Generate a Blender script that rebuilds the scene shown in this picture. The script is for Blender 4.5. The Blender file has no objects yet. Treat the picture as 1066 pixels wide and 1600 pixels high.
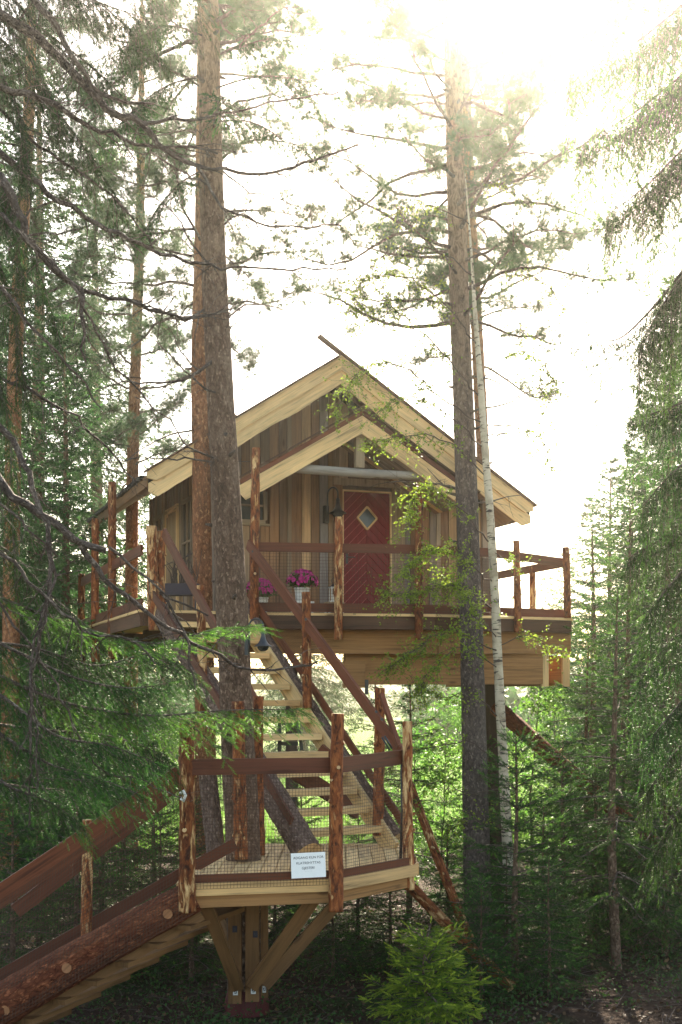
import bpy, math, random
import numpy as np
from mathutils import Vector, noise

R = random.Random(11)
G = np.random.default_rng(11)
sc = bpy.context.scene
col = sc.collection
PI = math.pi

# ---------------------------------------------------------------- camera, light, sky
F, CX, HY, EYE = 2000.0, 533.0, 1085.0, 3.35      # focal length and principal point in photograph pixels, eye height
cam = bpy.data.cameras.new('camera')
cam.sensor_fit = 'HORIZONTAL'
cam.sensor_width = 36
cam.lens = F / 1066 * 36
cam.shift_y = (HY - 800) / 1066
cam.clip_end = 3000
co = bpy.data.objects.new('camera', cam)
co.location = (0, 0, EYE)
co.rotation_euler = (PI / 2, 0, 0)
col.objects.link(co)
sc.camera = co

SUN_EL, SUN_AZ = math.radians(33.0), math.radians(7.0)   # sun behind the cabin, upper right of the frame
w = bpy.data.worlds.new('World')
sc.world = w
w.use_nodes = True
wn = w.node_tree
wn.nodes.clear()
sky = wn.nodes.new('ShaderNodeTexSky')
sky.sky_type = 'NISHITA'
sky.sun_disc = False
sky.sun_elevation = SUN_EL
sky.sun_rotation = SUN_AZ
sky.air_density = 1.0
sky.dust_density = 1.0
sky.ozone_density = 0.0
bg = wn.nodes.new('ShaderNodeBackground')
bg.inputs['Strength'].default_value = 0.10
wo = wn.nodes.new('ShaderNodeOutputWorld')
tint = wn.nodes.new('ShaderNodeMix')                 # the photograph's warm white balance, the same over the whole sky
tint.data_type = 'RGBA'
tint.blend_type = 'MULTIPLY'
tint.inputs[0].default_value = 1.0
tint.inputs[7].default_value = (1.0, 0.915, 0.78, 1)
wn.links.new(sky.outputs[0], tint.inputs[6])
wn.links.new(tint.outputs[2], bg.inputs['Color'])
wn.links.new(bg.outputs[0], wo.inputs['Surface'])
sl = bpy.data.lights.new('sun', 'SUN')
sl.energy = 5.0
sl.angle = math.radians(0.6)
sl.color = (1.0, 0.89, 0.70)
so = bpy.data.objects.new('sun', sl)
sd = Vector((math.sin(SUN_AZ) * math.cos(SUN_EL), math.cos(SUN_AZ) * math.cos(SUN_EL), math.sin(SUN_EL)))
so.rotation_euler = sd.to_track_quat('Z', 'Y').to_euler()
so.location = (8, 40, 40)
col.objects.link(so)
sc.view_settings.view_transform = 'Standard'
sc.view_settings.look = 'None'
sc.view_settings.gamma = 1
sc.view_settings.use_curve_mapping = False
sc.view_settings.exposure = 2.6
sc.render.engine = 'CYCLES'
cy = sc.cycles
cy.max_bounces = 6
cy.diffuse_bounces = 3
cy.transmission_bounces = 4
cy.volume_bounces = 1
cy.use_denoising = True


# ---------------------------------------------------------------- helpers
def A(px, py, Y):
    """the place at distance Y (metres) that a surveyed photograph pixel stands for"""
    return Vector(((px - CX) / F * Y, Y, EYE + (HY - py) / F * Y))


def V(*a):
    return Vector(a)


ORG = {}


def thing(name, label, cat, loc=(0, 0, 0), group=None):
    o = bpy.data.objects.new(name, None)
    o.empty_display_size = 0.2
    o.location = loc
    col.objects.link(o)
    ORG[o.name] = Vector(loc)
    return tag(o, label, cat, group)


def tag(o, label, cat, group=None):
    o['label'] = label
    o['category'] = cat
    if group:
        o['group'] = group
    return o


def link(o, parent):
    col.objects.link(o)
    if parent is not None:
        o.parent = parent
        ORG[o.name] = ORG[parent.name]
    return o


def dup(root, loc, rz=0.0, s=1.0, label=None, group=None, cat=None):
    r = root.copy()
    col.objects.link(r)
    r.location = loc
    r.rotation_euler = (0, 0, rz)
    r.scale = (s, s, s)
    ORG[r.name] = Vector(loc)
    if label:
        r['label'] = label
    if cat:
        r['category'] = cat
    if group:
        r['group'] = group
    for ch in list(root.children):
        c = ch.copy()
        col.objects.link(c)
        c.parent = r
        for g in list(ch.children):
            d = g.copy()
            col.objects.link(d)
            d.parent = c
    return r


def spline(pts, step):
    """Catmull-Rom through pts, resampled about every step metres; returns points and 0..1 parameters"""
    pts = [Vector(p) for p in pts]
    n = len(pts)
    out, par = [], []
    for i in range(n - 1):
        p0 = pts[max(i - 1, 0)]
        p1, p2 = pts[i], pts[i + 1]
        p3 = pts[min(i + 2, n - 1)]
        k = max(1, int((p2 - p1).length / step))
        for j in range(k):
            t = j / k
            a = 2 * p1 + (p2 - p0) * t + (2 * p0 - 5 * p1 + 4 * p2 - p3) * t * t + (3 * p1 - p0 - 3 * p2 + p3) * t ** 3
            out.append(a * 0.5)
            par.append((i + t) / (n - 1))
    out.append(pts[-1])
    par.append(1.0)
    return out, par


def lerp(a, b, t):
    return a + (b - a) * t


def radii_at(par, rad):
    n = len(rad) - 1
    res = []
    for t in par:
        i = min(int(t * n), n - 1) if n else 0
        res.append(lerp(rad[i], rad[min(i + 1, n)], t * n - i))
    return res


class MB:
    """collects faces for ONE mesh object; uv runs along the grain (metres)"""

    def __init__(self):
        self.v, self.f, self.uv, self.m, self.sm = [], [], [], [], []

    def face(self, idx, uvs, m=0, sm=False):
        self.f.append(idx)
        self.uv.extend(uvs)
        self.m.append(m)
        self.sm.append(sm)

    def board(self, p0, p1, w, h, up=(0, 0, 1), m=0, mend=None):
        """straight timber from p0 to p1: w across, h along up"""
        p0, p1, up = Vector(p0), Vector(p1), Vector(up)
        d = p1 - p0
        L = d.length
        d.normalize()
        side = d.cross(up).normalized()
        up = side.cross(d)
        c = 0.0
        o = R.random() * 60
        q = R.random() * 60
        b = len(self.v)
        for p in (p0, p1):
            for (x, y) in ((-1, -1), (1, -1), (1, 1), (-1, 1)):
                self.v.append(p + side * (x * w / 2) + up * (y * h / 2))
        for i, wd in enumerate((w, h, w, h)):
            j = (i + 1) % 4
            self.face((b + i, b + j, b + 4 + j, b + 4 + i),
                      [(o, q), (o, q + wd), (o + L, q + wd), (o + L, q)], m)
            q += wd
        me = m if mend is None else mend
        self.face((b + 3, b + 2, b + 1, b), [(o, q), (o, q + w), (o + h, q + w), (o + h, q)], me)
        self.face((b + 4, b + 5, b + 6, b + 7), [(o, q), (o, q + w), (o + h, q + w), (o + h, q)], me)
        return self

    def prism(self, out, ext, ua, va, m=0):
        """outline (3D points, flat) pushed along ext; ua is the grain direction"""
        ext, ua, va = Vector(ext), Vector(ua), Vector(va)
        n = len(out)
        b = len(self.v)
        o, q = R.random() * 60, R.random() * 60
        nrm = Vector((0, 0, 0))
        for i in range(n):
            nrm += Vector(out[i]).cross(Vector(out[(i + 1) % n]))
        if nrm.dot(ext) > 0:
            out = out[::-1]
        for p in out:
            self.v.append(Vector(p))
        for p in out:
            self.v.append(Vector(p) + ext)
        tx = lambda p: (o + Vector(p).dot(ua), q + Vector(p).dot(va))
        self.face(tuple(range(b, b + n)), [tx(p) for p in out], m)
        self.face(tuple(range(b + 2 * n - 1, b + n - 1, -1)), [tx(p) for p in reversed(out)], m)
        e = ext.length
        for i in range(n):
            j = (i + 1) % n
            a1, a2 = tx(out[i]), tx(out[j])
            self.face((b + j, b + i, b + n + i, b + n + j), [a2, a1, (a1[0] + e * .3, a1[1] + e), (a2[0] + e * .3, a2[1] + e)], m)
        return self

    def box(self, c, sx, sy, sz, ang=0.0, m=0):
        c = Vector(c)
        d = Vector((math.cos(ang), math.sin(ang), 0)) * (sx / 2)
        return self.board(c - d, c + d, sy, sz, m=m)

    def tube(self, pts, rad, n=8, step=None, m=0, cap=None, rough=0.0, fr=6.0, smooth=True, seed=0.0, squash=1.0):
        pts = [Vector(p) for p in pts]
        if step:
            pts, par = spline(pts, step)
            rad = radii_at(par, rad if isinstance(rad, (list, tuple)) else [rad, rad])
        elif not isinstance(rad, (list, tuple)):
            rad = [rad] * len(pts)
        elif len(rad) != len(pts):
            rad = radii_at([i / (len(pts) - 1) for i in range(len(pts))], rad)
        b = len(self.v)
        ra = sum(rad) / len(rad)
        o, q = R.random() * 40, R.random() * 40
        us, L = [], 0.0
        x = None
        for i, p in enumerate(pts):
            t = (pts[min(i + 1, len(pts) - 1)] - pts[max(i - 1, 0)])
            t.normalize()
            if x is None:
                x = t.orthogonal().normalized() if abs(t.z) < .9 else Vector((1, 0, 0))
            x = (x - t * x.dot(t)).normalized()
            y = t.cross(x)
            if i:
                L += (p - pts[i - 1]).length
            us.append(L)
            for k in range(n):
                a = 2 * PI * k / n
                r = rad[i]
                if rough:
                    r *= 1 + rough * noise.noise((L * fr + seed, math.cos(a) * 1.3 + seed, math.sin(a) * 1.3 + o)) \
                        + rough * .5 * noise.noise((L * fr * 2.7, math.cos(a) * 3, math.sin(a) * 3 + o))
                self.v.append(p + x * (math.cos(a) * r) + y * (math.sin(a) * r * squash))
        C = 2 * PI * ra
        for i in range(len(pts) - 1):
            for k in range(n):
                j = (k + 1) % n
                v0, v1 = q + C * k / n, q + C * (k + 1) / n
                self.face((b + i * n + k, b + i * n + j, b + (i + 1) * n + j, b + (i + 1) * n + k),
                          [(us[i], v0), (us[i], v1), (us[i + 1], v1), (us[i + 1], v0)], m, smooth)
        if cap is not None:
            for e, ring in ((0, range(n - 1, -1, -1)), (len(pts) - 1, range(n))):
                idx = tuple(b + e * n + k for k in ring)
                self.face(idx, [(q + math.cos(2 * PI * k / n) * ra, math.sin(2 * PI * k / n) * ra) for k in ring], cap)
        return self

    def lathe(self, c, prof, n=16, m=0, smooth=True):
        """profile of (radius, height) turned about the vertical through c"""
        c = Vector(c)
        b = len(self.v)
        for (r, z) in prof:
            for k in range(n):
                a = 2 * PI * k / n
                self.v.append(c + Vector((r * math.cos(a), r * math.sin(a), z)))
        for i in range(len(prof) - 1):
            for k in range(n):
                j = (k + 1) % n
                self.face((b + i * n + k, b + i * n + j, b + (i + 1) * n + j, b + (i + 1) * n + k),
                          [(i * .1, k * .05), (i * .1, k * .05 + .05), (i * .1 + .1, k * .05 + .05), (i * .1 + .1, k * .05)], m, smooth)
        return self

    def ribbon(self, p0, p1, wv, m=0):
        b = len(self.v)
        p0, p1, wv = Vector(p0), Vector(p1), Vector(wv) / 2
        self.v += [p0 - wv, p0 + wv, p1 + wv, p1 - wv]
        L = (p1 - p0).length
        self.face((b, b + 1, b + 2, b + 3), [(0, 0), (0, .01), (L, .01), (L, 0)], m)
        return self

    def net(self, a, b, c, d, cell=.03, wd=.0034):
        """netting over the quad a b c d (a-b bottom, d-c top) as crossing cords"""
        a, b, c, d = map(Vector, (a, b, c, d))
        nu = max(2, int(max((b - a).length, (c - d).length) / cell))
        nv = max(2, int(max((d - a).length, (c - b).length) / cell))
        vu, vv = (b - a).normalized(), (d - a).normalized()
        nrm = (b - a).cross(d - a).normalized()
        for i in range(nu + 1):
            t = i / nu
            p, q = lerp(a, b, t), lerp(d, c, t)
            mid = (p + q) / 2 + nrm * (.008 * math.sin(t * 17))
            dv = (q - p).normalized()
            wv = (vu - dv * vu.dot(dv)).normalized() * wd
            self.ribbon(p, mid, wv)
            self.ribbon(mid, q, wv)
        for i in range(nv + 1):
            t = i / nv
            p, q = lerp(a, d, t), lerp(b, c, t)
            du = (q - p).normalized()
            wv = (vv - du * vv.dot(du)).normalized() * wd
            K = 4
            for k in range(K):
                s0 = lerp(p, q, k / K) + nrm * .002
                s1 = lerp(p, q, (k + 1) / K) + nrm * .002
                self.ribbon(s0, s1, wv)
        return self

    def build(self, name, mats, parent=None, kind=None, label=None):
        me = bpy.data.meshes.new(name)
        org = ORG[parent.name] if parent is not None else Vector((0, 0, 0))
        me.from_pydata([tuple(p - org) for p in self.v], [], self.f)
        if not isinstance(mats, (list, tuple)):
            mats = [mats]
        for mm in mats:
            me.materials.append(mm)
        me.polygons.foreach_set('material_index', self.m)
        me.polygons.foreach_set('use_smooth', self.sm)
        uvl = me.uv_layers.new(name='UVMap')
        uvl.data.foreach_set('uv', [x for p in self.uv for x in p])
        o = bpy.data.objects.new(name, me)
        link(o, parent)
        if kind:
            o['kind'] = kind
        if label:
            o['label'] = label
        return o


def clip(poly, px, py, nx, ny):
    """keep the side of the 2D convex polygon where (p - (px,py)) . n >= 0"""
    out = []
    for i in range(len(poly)):
        a, b = poly[i], poly[(i + 1) % len(poly)]
        da = (a[0] - px) * nx + (a[1] - py) * ny
        db = (b[0] - px) * nx + (b[1] - py) * ny
        if da >= 0:
            out.append(a)
        if (da >= 0) != (db >= 0):
            t = da / (da - db)
            out.append((a[0] + (b[0] - a[0]) * t, a[1] + (b[1] - a[1]) * t))
    return out


def tri_mesh(name, Vt, T, mat, parent, tint=None, kind=None):
    org = ORG[parent.name] if parent is not None else Vector((0, 0, 0))
    Vt = (Vt - np.array(org)).astype(np.float32)
    me = bpy.data.meshes.new(name)
    me.vertices.add(len(Vt))
    me.vertices.foreach_set('co', Vt.ravel())
    n = len(T)
    me.loops.add(n * 3)
    me.loops.foreach_set('vertex_index', T.astype(np.int32).ravel())
    me.polygons.add(n)
    me.polygons.foreach_set('loop_start', np.arange(0, n * 3, 3, dtype=np.int32))
    me.update(calc_edges=True)
    if tint is not None:
        at = me.attributes.new('tint', 'FLOAT', 'POINT')
        at.data.foreach_set('value', tint.astype(np.float32))
    me.materials.append(mat)
    o = bpy.data.objects.new(name, me)
    link(o, parent)
    if kind:
        o['kind'] = kind
    return o


# ---------------------------------------------------------------- materials
class NT:
    def __init__(self, name):
        self.mat = bpy.data.materials.new(name)
        self.mat.use_nodes = True
        self.t = self.mat.node_tree
        self.b = self.t.nodes['Principled BSDF']
        self.out = self.t.nodes['Material Output']

    def n(self, typ, **kw):
        nd = self.t.nodes.new(typ)
        for k, v in kw.items():
            if k.startswith('i_'):
                nd.inputs[k[2:].replace('_', ' ')].default_value = v
            elif k.startswith('n_'):
                nd.inputs[int(k[2:])].default_value = v
            else:
                setattr(nd, k, v)
        return nd

    def l(self, a, b):
        self.t.links.new(a, b)

    def math(self, op, a, b=None, clamp=False):
        nd = self.n('ShaderNodeMath', operation=op, use_clamp=clamp)
        for i, x in enumerate((a, b)):
            if x is None:
                continue
            if isinstance(x, (int, float)):
                nd.inputs[i].default_value = x
            else:
                self.l(x, nd.inputs[i])
        return nd.outputs[0]

    def ramp(self, fac, stops, mode='LINEAR'):
        nd = self.n('ShaderNodeValToRGB')
        nd.color_ramp.interpolation = mode
        el = nd.color_ramp.elements
        while len(el) < len(stops):
            el.new(0.5)
        for e, (p, c) in zip(el, stops):
            e.position = p
            e.color = (c[0], c[1], c[2], 1) if not isinstance(c, (int, float)) else (c, c, c, 1)
        self.l(fac, nd.inputs[0])
        return nd.outputs[0]

    def mix(self, fac, a, b, mode='MIX'):
        nd = self.n('ShaderNodeMix', data_type='RGBA', blend_type=mode)
        for s, x in ((nd.inputs[0], fac), (nd.inputs[6], a), (nd.inputs[7], b)):
            if isinstance(x, (int, float)):
                s.default_value = x
            elif isinstance(x, tuple):
                s.default_value = (x[0], x[1], x[2], 1)
            else:
                self.l(x, s)
        return nd.outputs[2]

    def uvmap(self, su, sv, rnd=True):
        """uv stretched by su along and sv across the grain, shifted for every object"""
        tc = self.n('ShaderNodeTexCoord')
        mp = self.n('ShaderNodeMapping')
        mp.inputs['Scale'].default_value = (su, sv, 1)
        self.l(tc.outputs['UV'], mp.inputs[0])
        if not rnd:
            return mp.outputs[0]
        oi = self.n('ShaderNodeObjectInfo')
        cx = self.n('ShaderNodeCombineXYZ')
        self.l(self.math('MULTIPLY', oi.outputs['Random'], 90.0), cx.inputs[2])
        ad = self.n('ShaderNodeVectorMath', operation='ADD')
        self.l(mp.outputs[0], ad.inputs[0])
        self.l(cx.outputs[0], ad.inputs[1])
        return ad.outputs[0]

    def noise(self, vec, scale=1.0, detail=5.0, rough=.55, dist=0.0):
        nd = self.n('ShaderNodeTexNoise')
        nd.inputs['Scale'].default_value = scale
        nd.inputs['Detail'].default_value = detail
        nd.inputs['Roughness'].default_value = rough
        nd.inputs['Distortion'].default_value = dist
        if vec is not None:
            self.l(vec, nd.inputs['Vector'])
        return nd.outputs['Fac']

    def vor(self, vec, scale=1.0, feat='F1', out='Distance'):
        nd = self.n('ShaderNodeTexVoronoi', feature=feat)
        nd.inputs['Scale'].default_value = scale
        self.l(vec, nd.inputs['Vector'])
        return nd.outputs[out]

    def bump(self, h, strength=.4, dist=.01):
        nd = self.n('ShaderNodeBump')
        nd.inputs['Strength'].default_value = strength
        nd.inputs['Distance'].default_value = dist
        self.l(h, nd.inputs['Height'])
        self.l(nd.outputs[0], self.b.inputs['Normal'])

    def done(self, colour, rough=.7, spec=.3):
        if isinstance(colour, tuple):
            self.b.inputs['Base Color'].default_value = (*colour, 1)
        else:
            self.l(colour, self.b.inputs['Base Color'])
        if isinstance(rough, (int, float)):
            self.b.inputs['Roughness'].default_value = rough
        else:
            self.l(rough, self.b.inputs['Roughness'])
        self.b.inputs['Specular IOR Level'].default_value = spec
        return self.mat


def wood(name, tones, rand=.35, grain=1.0, knots=True, rough=.72, weather=0.0, spec=.25, bumps=.35):
    """sawn timber: tones = colours picked per board, dark grain lines, knots, weather stains"""
    t = NT(name)
    oi = t.n('ShaderNodeObjectInfo')
    k = len(tones)
    base = t.ramp(oi.outputs['Random'], [((i + .5) / k, c) for i, c in enumerate(tones)]) if k > 1 else None
    v1 = t.uvmap(1.3, 34 * grain)
    g1 = t.noise(v1, 1.0, 6, .6, .8)
    v2 = t.uvmap(.9, 5)
    g2 = t.noise(v2, 1.0, 4, .6, .3)
    dark = t.math('ADD', t.math('MULTIPLY', g1, .75), t.math('MULTIPLY', g2, .55))
    shade = t.ramp(dark, [(.42, .38), (.62, 1.0), (.82, 1.3)])
    c = t.mix(1.0, base if base is not None else tones[0], shade, 'MULTIPLY')
    r2 = t.math('FRACT', t.math('MULTIPLY', oi.outputs['Random'], 37.7))
    val = t.math('ADD', t.math('MULTIPLY', r2, rand), 1 - rand / 2)
    hs = t.n('ShaderNodeHueSaturation')
    t.l(val, hs.inputs['Value'])
    t.l(c, hs.inputs['Color'])
    c = hs.outputs[0]
    if weather:
        v3 = t.uvmap(.8, 2.6)
        wn_ = t.ramp(t.noise(v3, 1.0, 5, .65, .5), [(.42, 0.0), (.62, 1.0)])
        c = t.mix(t.math('MULTIPLY', wn_, weather), c, (.125, .105, .095))
    if knots:
        kv = t.uvmap(1.5, 5.5)
        kd = t.vor(kv, 1.0)
        km = t.ramp(kd, [(.05, 1.0), (.13, 0.0)])
        c = t.mix(t.math('MULTIPLY', km, .75), c, (.09, .04, .018))
    t.bump(dark, bumps, .004)
    return t.done(c, rough, spec)


def debarked(name):
    """posts of young pine: red-brown inner bark flaking off pale wood, dark scraps of outer bark"""
    t = NT(name)
    v = t.uvmap(3.4, 13.0)
    n1 = t.noise(v, 1.0, 6, .62, 1.2)
    v2 = t.uvmap(9, 24)
    n2 = t.noise(v2, 1.0, 5, .65, .6)
    v3 = t.uvmap(1.2, 2.0)
    n3 = t.noise(v3, 1.0, 3, .5)
    red = t.ramp(n2, [(.36, (.045, .014, .008)), (.5, (.20, .056, .018)), (.66, (.36, .125, .040))])
    pale = t.ramp(n2, [(.38, (.40, .19, .065)), (.62, (.70, .48, .24))])
    oi = t.n('ShaderNodeObjectInfo')
    shift = t.math('MULTIPLY', t.math('SUBTRACT', t.math('FRACT', t.math('MULTIPLY', oi.outputs['Random'], 53.3)), .6), .11)
    m = t.ramp(t.math('ADD', t.math('ADD', t.math('MULTIPLY', n1, .8), shift), t.math('MULTIPLY', n3, .25)), [(.555, 0.0), (.62, 1.0)])
    hs = t.n('ShaderNodeHueSaturation')
    t.l(t.math('ADD', t.math('MULTIPLY', t.math('FRACT', t.math('MULTIPLY', oi.outputs['Random'], 91.7)), .55), .7), hs.inputs['Value'])
    t.l(red, hs.inputs['Color'])
    c = t.mix(m, hs.outputs[0], pale)
    kd = t.vor(t.uvmap(4.5, 6.5), 1.0)
    c = t.mix(t.ramp(kd, [(.07, 1.0), (.1, 0.0)]), c, (.50, .30, .13))
    dk = t.ramp(t.noise(t.uvmap(5, 10), 1.0, 6, .7, 1.5), [(.60, 0.0), (.66, 1.0)])
    c = t.mix(t.math('MULTIPLY', dk, .8), c, (.05, .026, .018))
    h = t.math('SUBTRACT', n2, t.math('MULTIPLY', m, .5))
    t.bump(h, .8, .012)
    return t.done(c, .75, .2)


def bark(name, lo, hi, orange=None, u0=3.0, u1=8.0, scale=1.0):
    """flaky trunk bark; an orange upper trunk begins between u0 and u1 metres along"""
    t = NT(name)
    v = t.uvmap(15 * scale, 30 * scale)
    wob = t.n('ShaderNodeTexNoise')
    wob.inputs['Scale'].default_value = .9
    wob.inputs['Detail'].default_value = 4
    t.l(v, wob.inputs['Vector'])
    mv = t.n('ShaderNodeVectorMath', operation='MULTIPLY_ADD')
    t.l(wob.outputs['Color'], mv.inputs[0])
    mv.inputs[1].default_value = (1.5, 1.5, 0)
    t.l(v, mv.inputs[2])
    v = mv.outputs[0]
    cell = t.vor(v, 1.0, 'DISTANCE_TO_EDGE')
    cr = t.ramp(cell, [(.0, 0.0), (.16, 1.0)])
    n1 = t.noise(t.uvmap(7, 16), 1.0, 7, .68, 1.0)
    n2 = t.noise(t.uvmap(.8, 2.2), 1.0, 4, .6)
    mixv = t.math('ADD', t.math('MULTIPLY', n1, .7), t.math('MULTIPLY', n2, .4))
    c = t.ramp(mixv, [(.40, tuple(x * .35 for x in lo)), (.54, lo), (.70, hi)])
    c = t.mix(t.math('MULTIPLY', t.math('SUBTRACT', 1.0, cr), .4), c, tuple(x * .3 for x in lo))
    fl = t.ramp(t.noise(t.uvmap(16, 30), 1.0, 4, .6), [(.57, 0.0), (.64, 1.0)])
    c = t.mix(t.math('MULTIPLY', fl, .6), c, tuple(min(.6, x * 1.7) for x in hi))
    if orange:
        tc = t.n('ShaderNodeTexCoord')
        sx = t.n('ShaderNodeSeparateXYZ')
        t.l(tc.outputs['UV'], sx.inputs[0])
        uu = t.math('ADD', sx.outputs[0], t.math('MULTIPLY', n2, 3.0))
        f = t.n('ShaderNodeMapRange', clamp=True)
        f.inputs[1].default_value = u0 + 1.5
        f.inputs[2].default_value = u1 + 1.5
        t.l(uu, f.inputs[0])
        oc = t.ramp(n1, [(.36, tuple(x * .35 for x in orange)), (.54, orange), (.8, tuple(min(.7, x * 1.4) for x in orange))])
        c = t.mix(f.outputs[0], c, oc)
    h = t.math('ADD', t.math('MULTIPLY', cr, .6), n1)
    t.bump(h, .9, .02)
    return t.done(c, .88, .15)


def leafy(name, dark, fresh, trans=.35, rough=.55):
    """needles or leaves: 'tint' tells old growth (0) from new shoots (1)"""
    t = NT(name)
    at = t.n('ShaderNodeAttribute', attribute_name='tint')
    oi = t.n('ShaderNodeObjectInfo')
    c = t.ramp(at.outputs['Fac'], [(0.0, dark), (1.0, fresh)])
    hs = t.n('ShaderNodeHueSaturation')
    t.l(t.math('ADD', t.math('MULTIPLY', oi.outputs['Random'], .3), .85), hs.inputs['Value'])
    t.l(t.math('ADD', t.math('MULTIPLY', oi.outputs['Random'], .03), .485), hs.inputs['Hue'])
    t.l(c, hs.inputs['Color'])
    t.l(hs.outputs[0], t.b.inputs['Base Color'])
    t.b.inputs['Roughness'].default_value = rough
    t.b.inputs['Specular IOR Level'].default_value = .25
    tr = t.n('ShaderNodeBsdfTranslucent')
    t.l(hs.outputs[0], tr.inputs['Color'])
    mx = t.n('ShaderNodeMixShader')
    mx.inputs[0].default_value = trans
    t.l(t.b.outputs[0], mx.inputs[1])
    t.l(tr.outputs[0], mx.inputs[2])
    t.l(mx.outputs[0], t.out.inputs['Surface'])
    return t.mat


def plain(name, c, rough=.5, metal=0.0, spec=.4, var=.12):
    t = NT(name)
    n = t.noise(None, 9.0, 5, .6)
    cc = t.ramp(n, [(.3, tuple(x * (1 - var) for x in c)), (.7, tuple(min(1, x * (1 + var)) for x in c))])
    t.b.inputs['Metallic'].default_value = metal
    return t.done(cc, rough, spec)


M = {}
M['wall'] = wood('weathered boards', [(.27, .14, .068), (.125, .066, .036), (.42, .26, .135), (.20, .17, .155), (.085, .046, .028),
                                      (.46, .30, .155), (.25, .21, .19), (.18, .088, .042)], .55, 1.0, True, .8, .32)
M['slab'] = wood('slab battens', [(.28, .19, .115), (.20, .15, .11), (.38, .28, .17)], .4, 1.0, True, .8, .35)
M['barge'] = wood('pale bargeboard timber', [(.71, .48, .23)], .12, .8, True, .65, .22)
M['new'] = wood('fresh pine timber', [(.66, .43, .19), (.70, .48, .23), (.60, .37, .16)], .18, 1.0, True, .65, .18)
M['beam'] = wood('laminated beam timber', [(.31, .155, .058)], .15, 1.1, True, .65)
M['stain'] = wood('red brown stained board', [(.125, .036, .016), (.15, .045, .020), (.10, .030, .015)], .25, 1.0, True, .6)
M['dark'] = wood('dark stained timber', [(.075, .036, .020), (.095, .046, .026)], .3, 1.0, False, .7)
M['grey'] = wood('silver grey log', [(.30, .27, .24)], .1, .5, True, .8, .4)
M['rustic'] = wood('shaded brace timber', [(.19, .095, .038)], .2, .8, True, .75)  # brown darkened to carry the shade below the landing
M['post'] = debarked('half peeled pine')
M['knot'] = wood('sawn dark knot', [(.30, .135, .06)], .2, .4, False, .75)
M['cut'] = wood('cut log end', [(.55, .36, .18)], .2, .4, False, .75)
M['spruce_bark'] = bark('spruce bark', (.14, .085, .058), (.235, .16, .115), (.42, .265, .165), 8.0, 11.5)
M['pine_bark'] = bark('pine bark', (.26, .105, .05), (.40, .19, .095), (.42, .23, .12), 8, 12, .8)
M['grey_bark'] = bark('grey pine bark', (.105, .082, .075), (.19, .15, .13), (.34, .22, .15), 6.5, 10)
M['dead_bark'] = bark('dead branch bark', (.105, .078, .066), (.21, .17, .145), None, 3, 8, 2.0)
M['log'] = bark('stair log bark', (.14, .040, .019), (.25, .088, .040), None, 3, 8, .8)
M['rough_log'] = bark('rough log bark', (.14, .09, .07), (.26, .18, .14), None, 3, 8, .8)
M['needle'] = leafy('spruce needles', (.016, .046, .012), (.15, .32, .045), .35)
M['needle_far'] = leafy('far spruce needles', (.030, .070, .026), (.085, .19, .045), .35)
M['fresh'] = leafy('young spruce shoots', (.07, .155, .020), (.38, .50, .045), .4)
M['pine_needle'] = leafy('pine needles', (.040, .085, .040), (.085, .15, .060), .35)
M['leaf'] = leafy('birch leaves', (.11, .22, .022), (.33, .46, .050), .5)
M['bushleaf'] = leafy('shrub leaves', (.06, .15, .025), (.17, .34, .05), .45)
M['herb'] = leafy('low herb leaves', (.035, .075, .018), (.11, .20, .04), .35)
M['net'] = plain('netting cord', (.085, .045, .028), .8)
M['iron'] = plain('black painted metal', (.018, .021, .026), .35, .0, .5)
M['white'] = plain('white paint', (.72, .71, .68), .5)
M['felt'] = plain('roofing felt', (.020, .019, .018), .9)
M['paper'] = plain('notice paper', (.86, .86, .87), .6, var=.02)
M['ink'] = plain('printed ink', (.05, .05, .07), .7)
M['candle'] = plain('candle wax', (.75, .70, .58), .5)
M['flower'] = plain('magenta petals', (.56, .02, .24), .6, var=.35)
M['dry_leaf'] = leafy('dry fallen leaves', (.05, .028, .014), (.20, .12, .06), .1)
M['pot_leaf'] = leafy('pot plant leaves', (.03, .09, .02), (.08, .18, .03), .3)
M['red_foot'] = plain('red painted foot', (.085, .008, .008), .6)
M['purple'] = plain('dark planter paint', (.042, .033, .045), .7)
M['blackbark'] = plain('dry twigs', (.075, .05, .04), .9)


def door_paint():
    t = NT('oxblood door paint')
    n = t.noise(t.uvmap(2, 30), 1.0, 6, .6, .5)
    c = t.ramp(n, [(.3, (.10, .005, .009)), (.55, (.155, .008, .013)), (.8, (.20, .015, .020))])
    t.bump(n, .25, .003)
    return t.done(c, .6, .15)


M['door'] = door_paint()
M['groove'] = plain('groove bevel highlight', (.36, .085, .08), .6)  # pale colour painting the light caught on the groove bevels


def glass():
    t = NT('window glass')
    n = t.noise(None, 2.0, 2)
    c = t.ramp(n, [(.3, (.010, .013, .016)), (.7, (.03, .034, .038))])
    return t.done(c, .12, .35)


M['glass'] = glass()


def birch_bark():
    t = NT('birch bark')
    n1 = t.noise(t.uvmap(26, 5), 1.0, 4, .6)
    n2 = t.noise(t.uvmap(5, 5), 1.0, 5, .65, .6)
    c = t.ramp(n2, [(.3, (.30, .24, .17)), (.52, (.52, .44, .33)), (.8, (.66, .58, .46))])
    c = t.mix(t.ramp(n1, [(.56, 0.0), (.63, 1.0)]), c, (.06, .045, .04))
    c = t.mix(t.ramp(t.noise(t.uvmap(3.2, 9), 1.0, 5, .6, 1.0), [(.63, 0.0), (.68, 1.0)]), c, (.11, .085, .07))
    t.bump(n2, .4, .006)
    return t.done(c, .7, .2)


M['birch'] = birch_bark()


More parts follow.
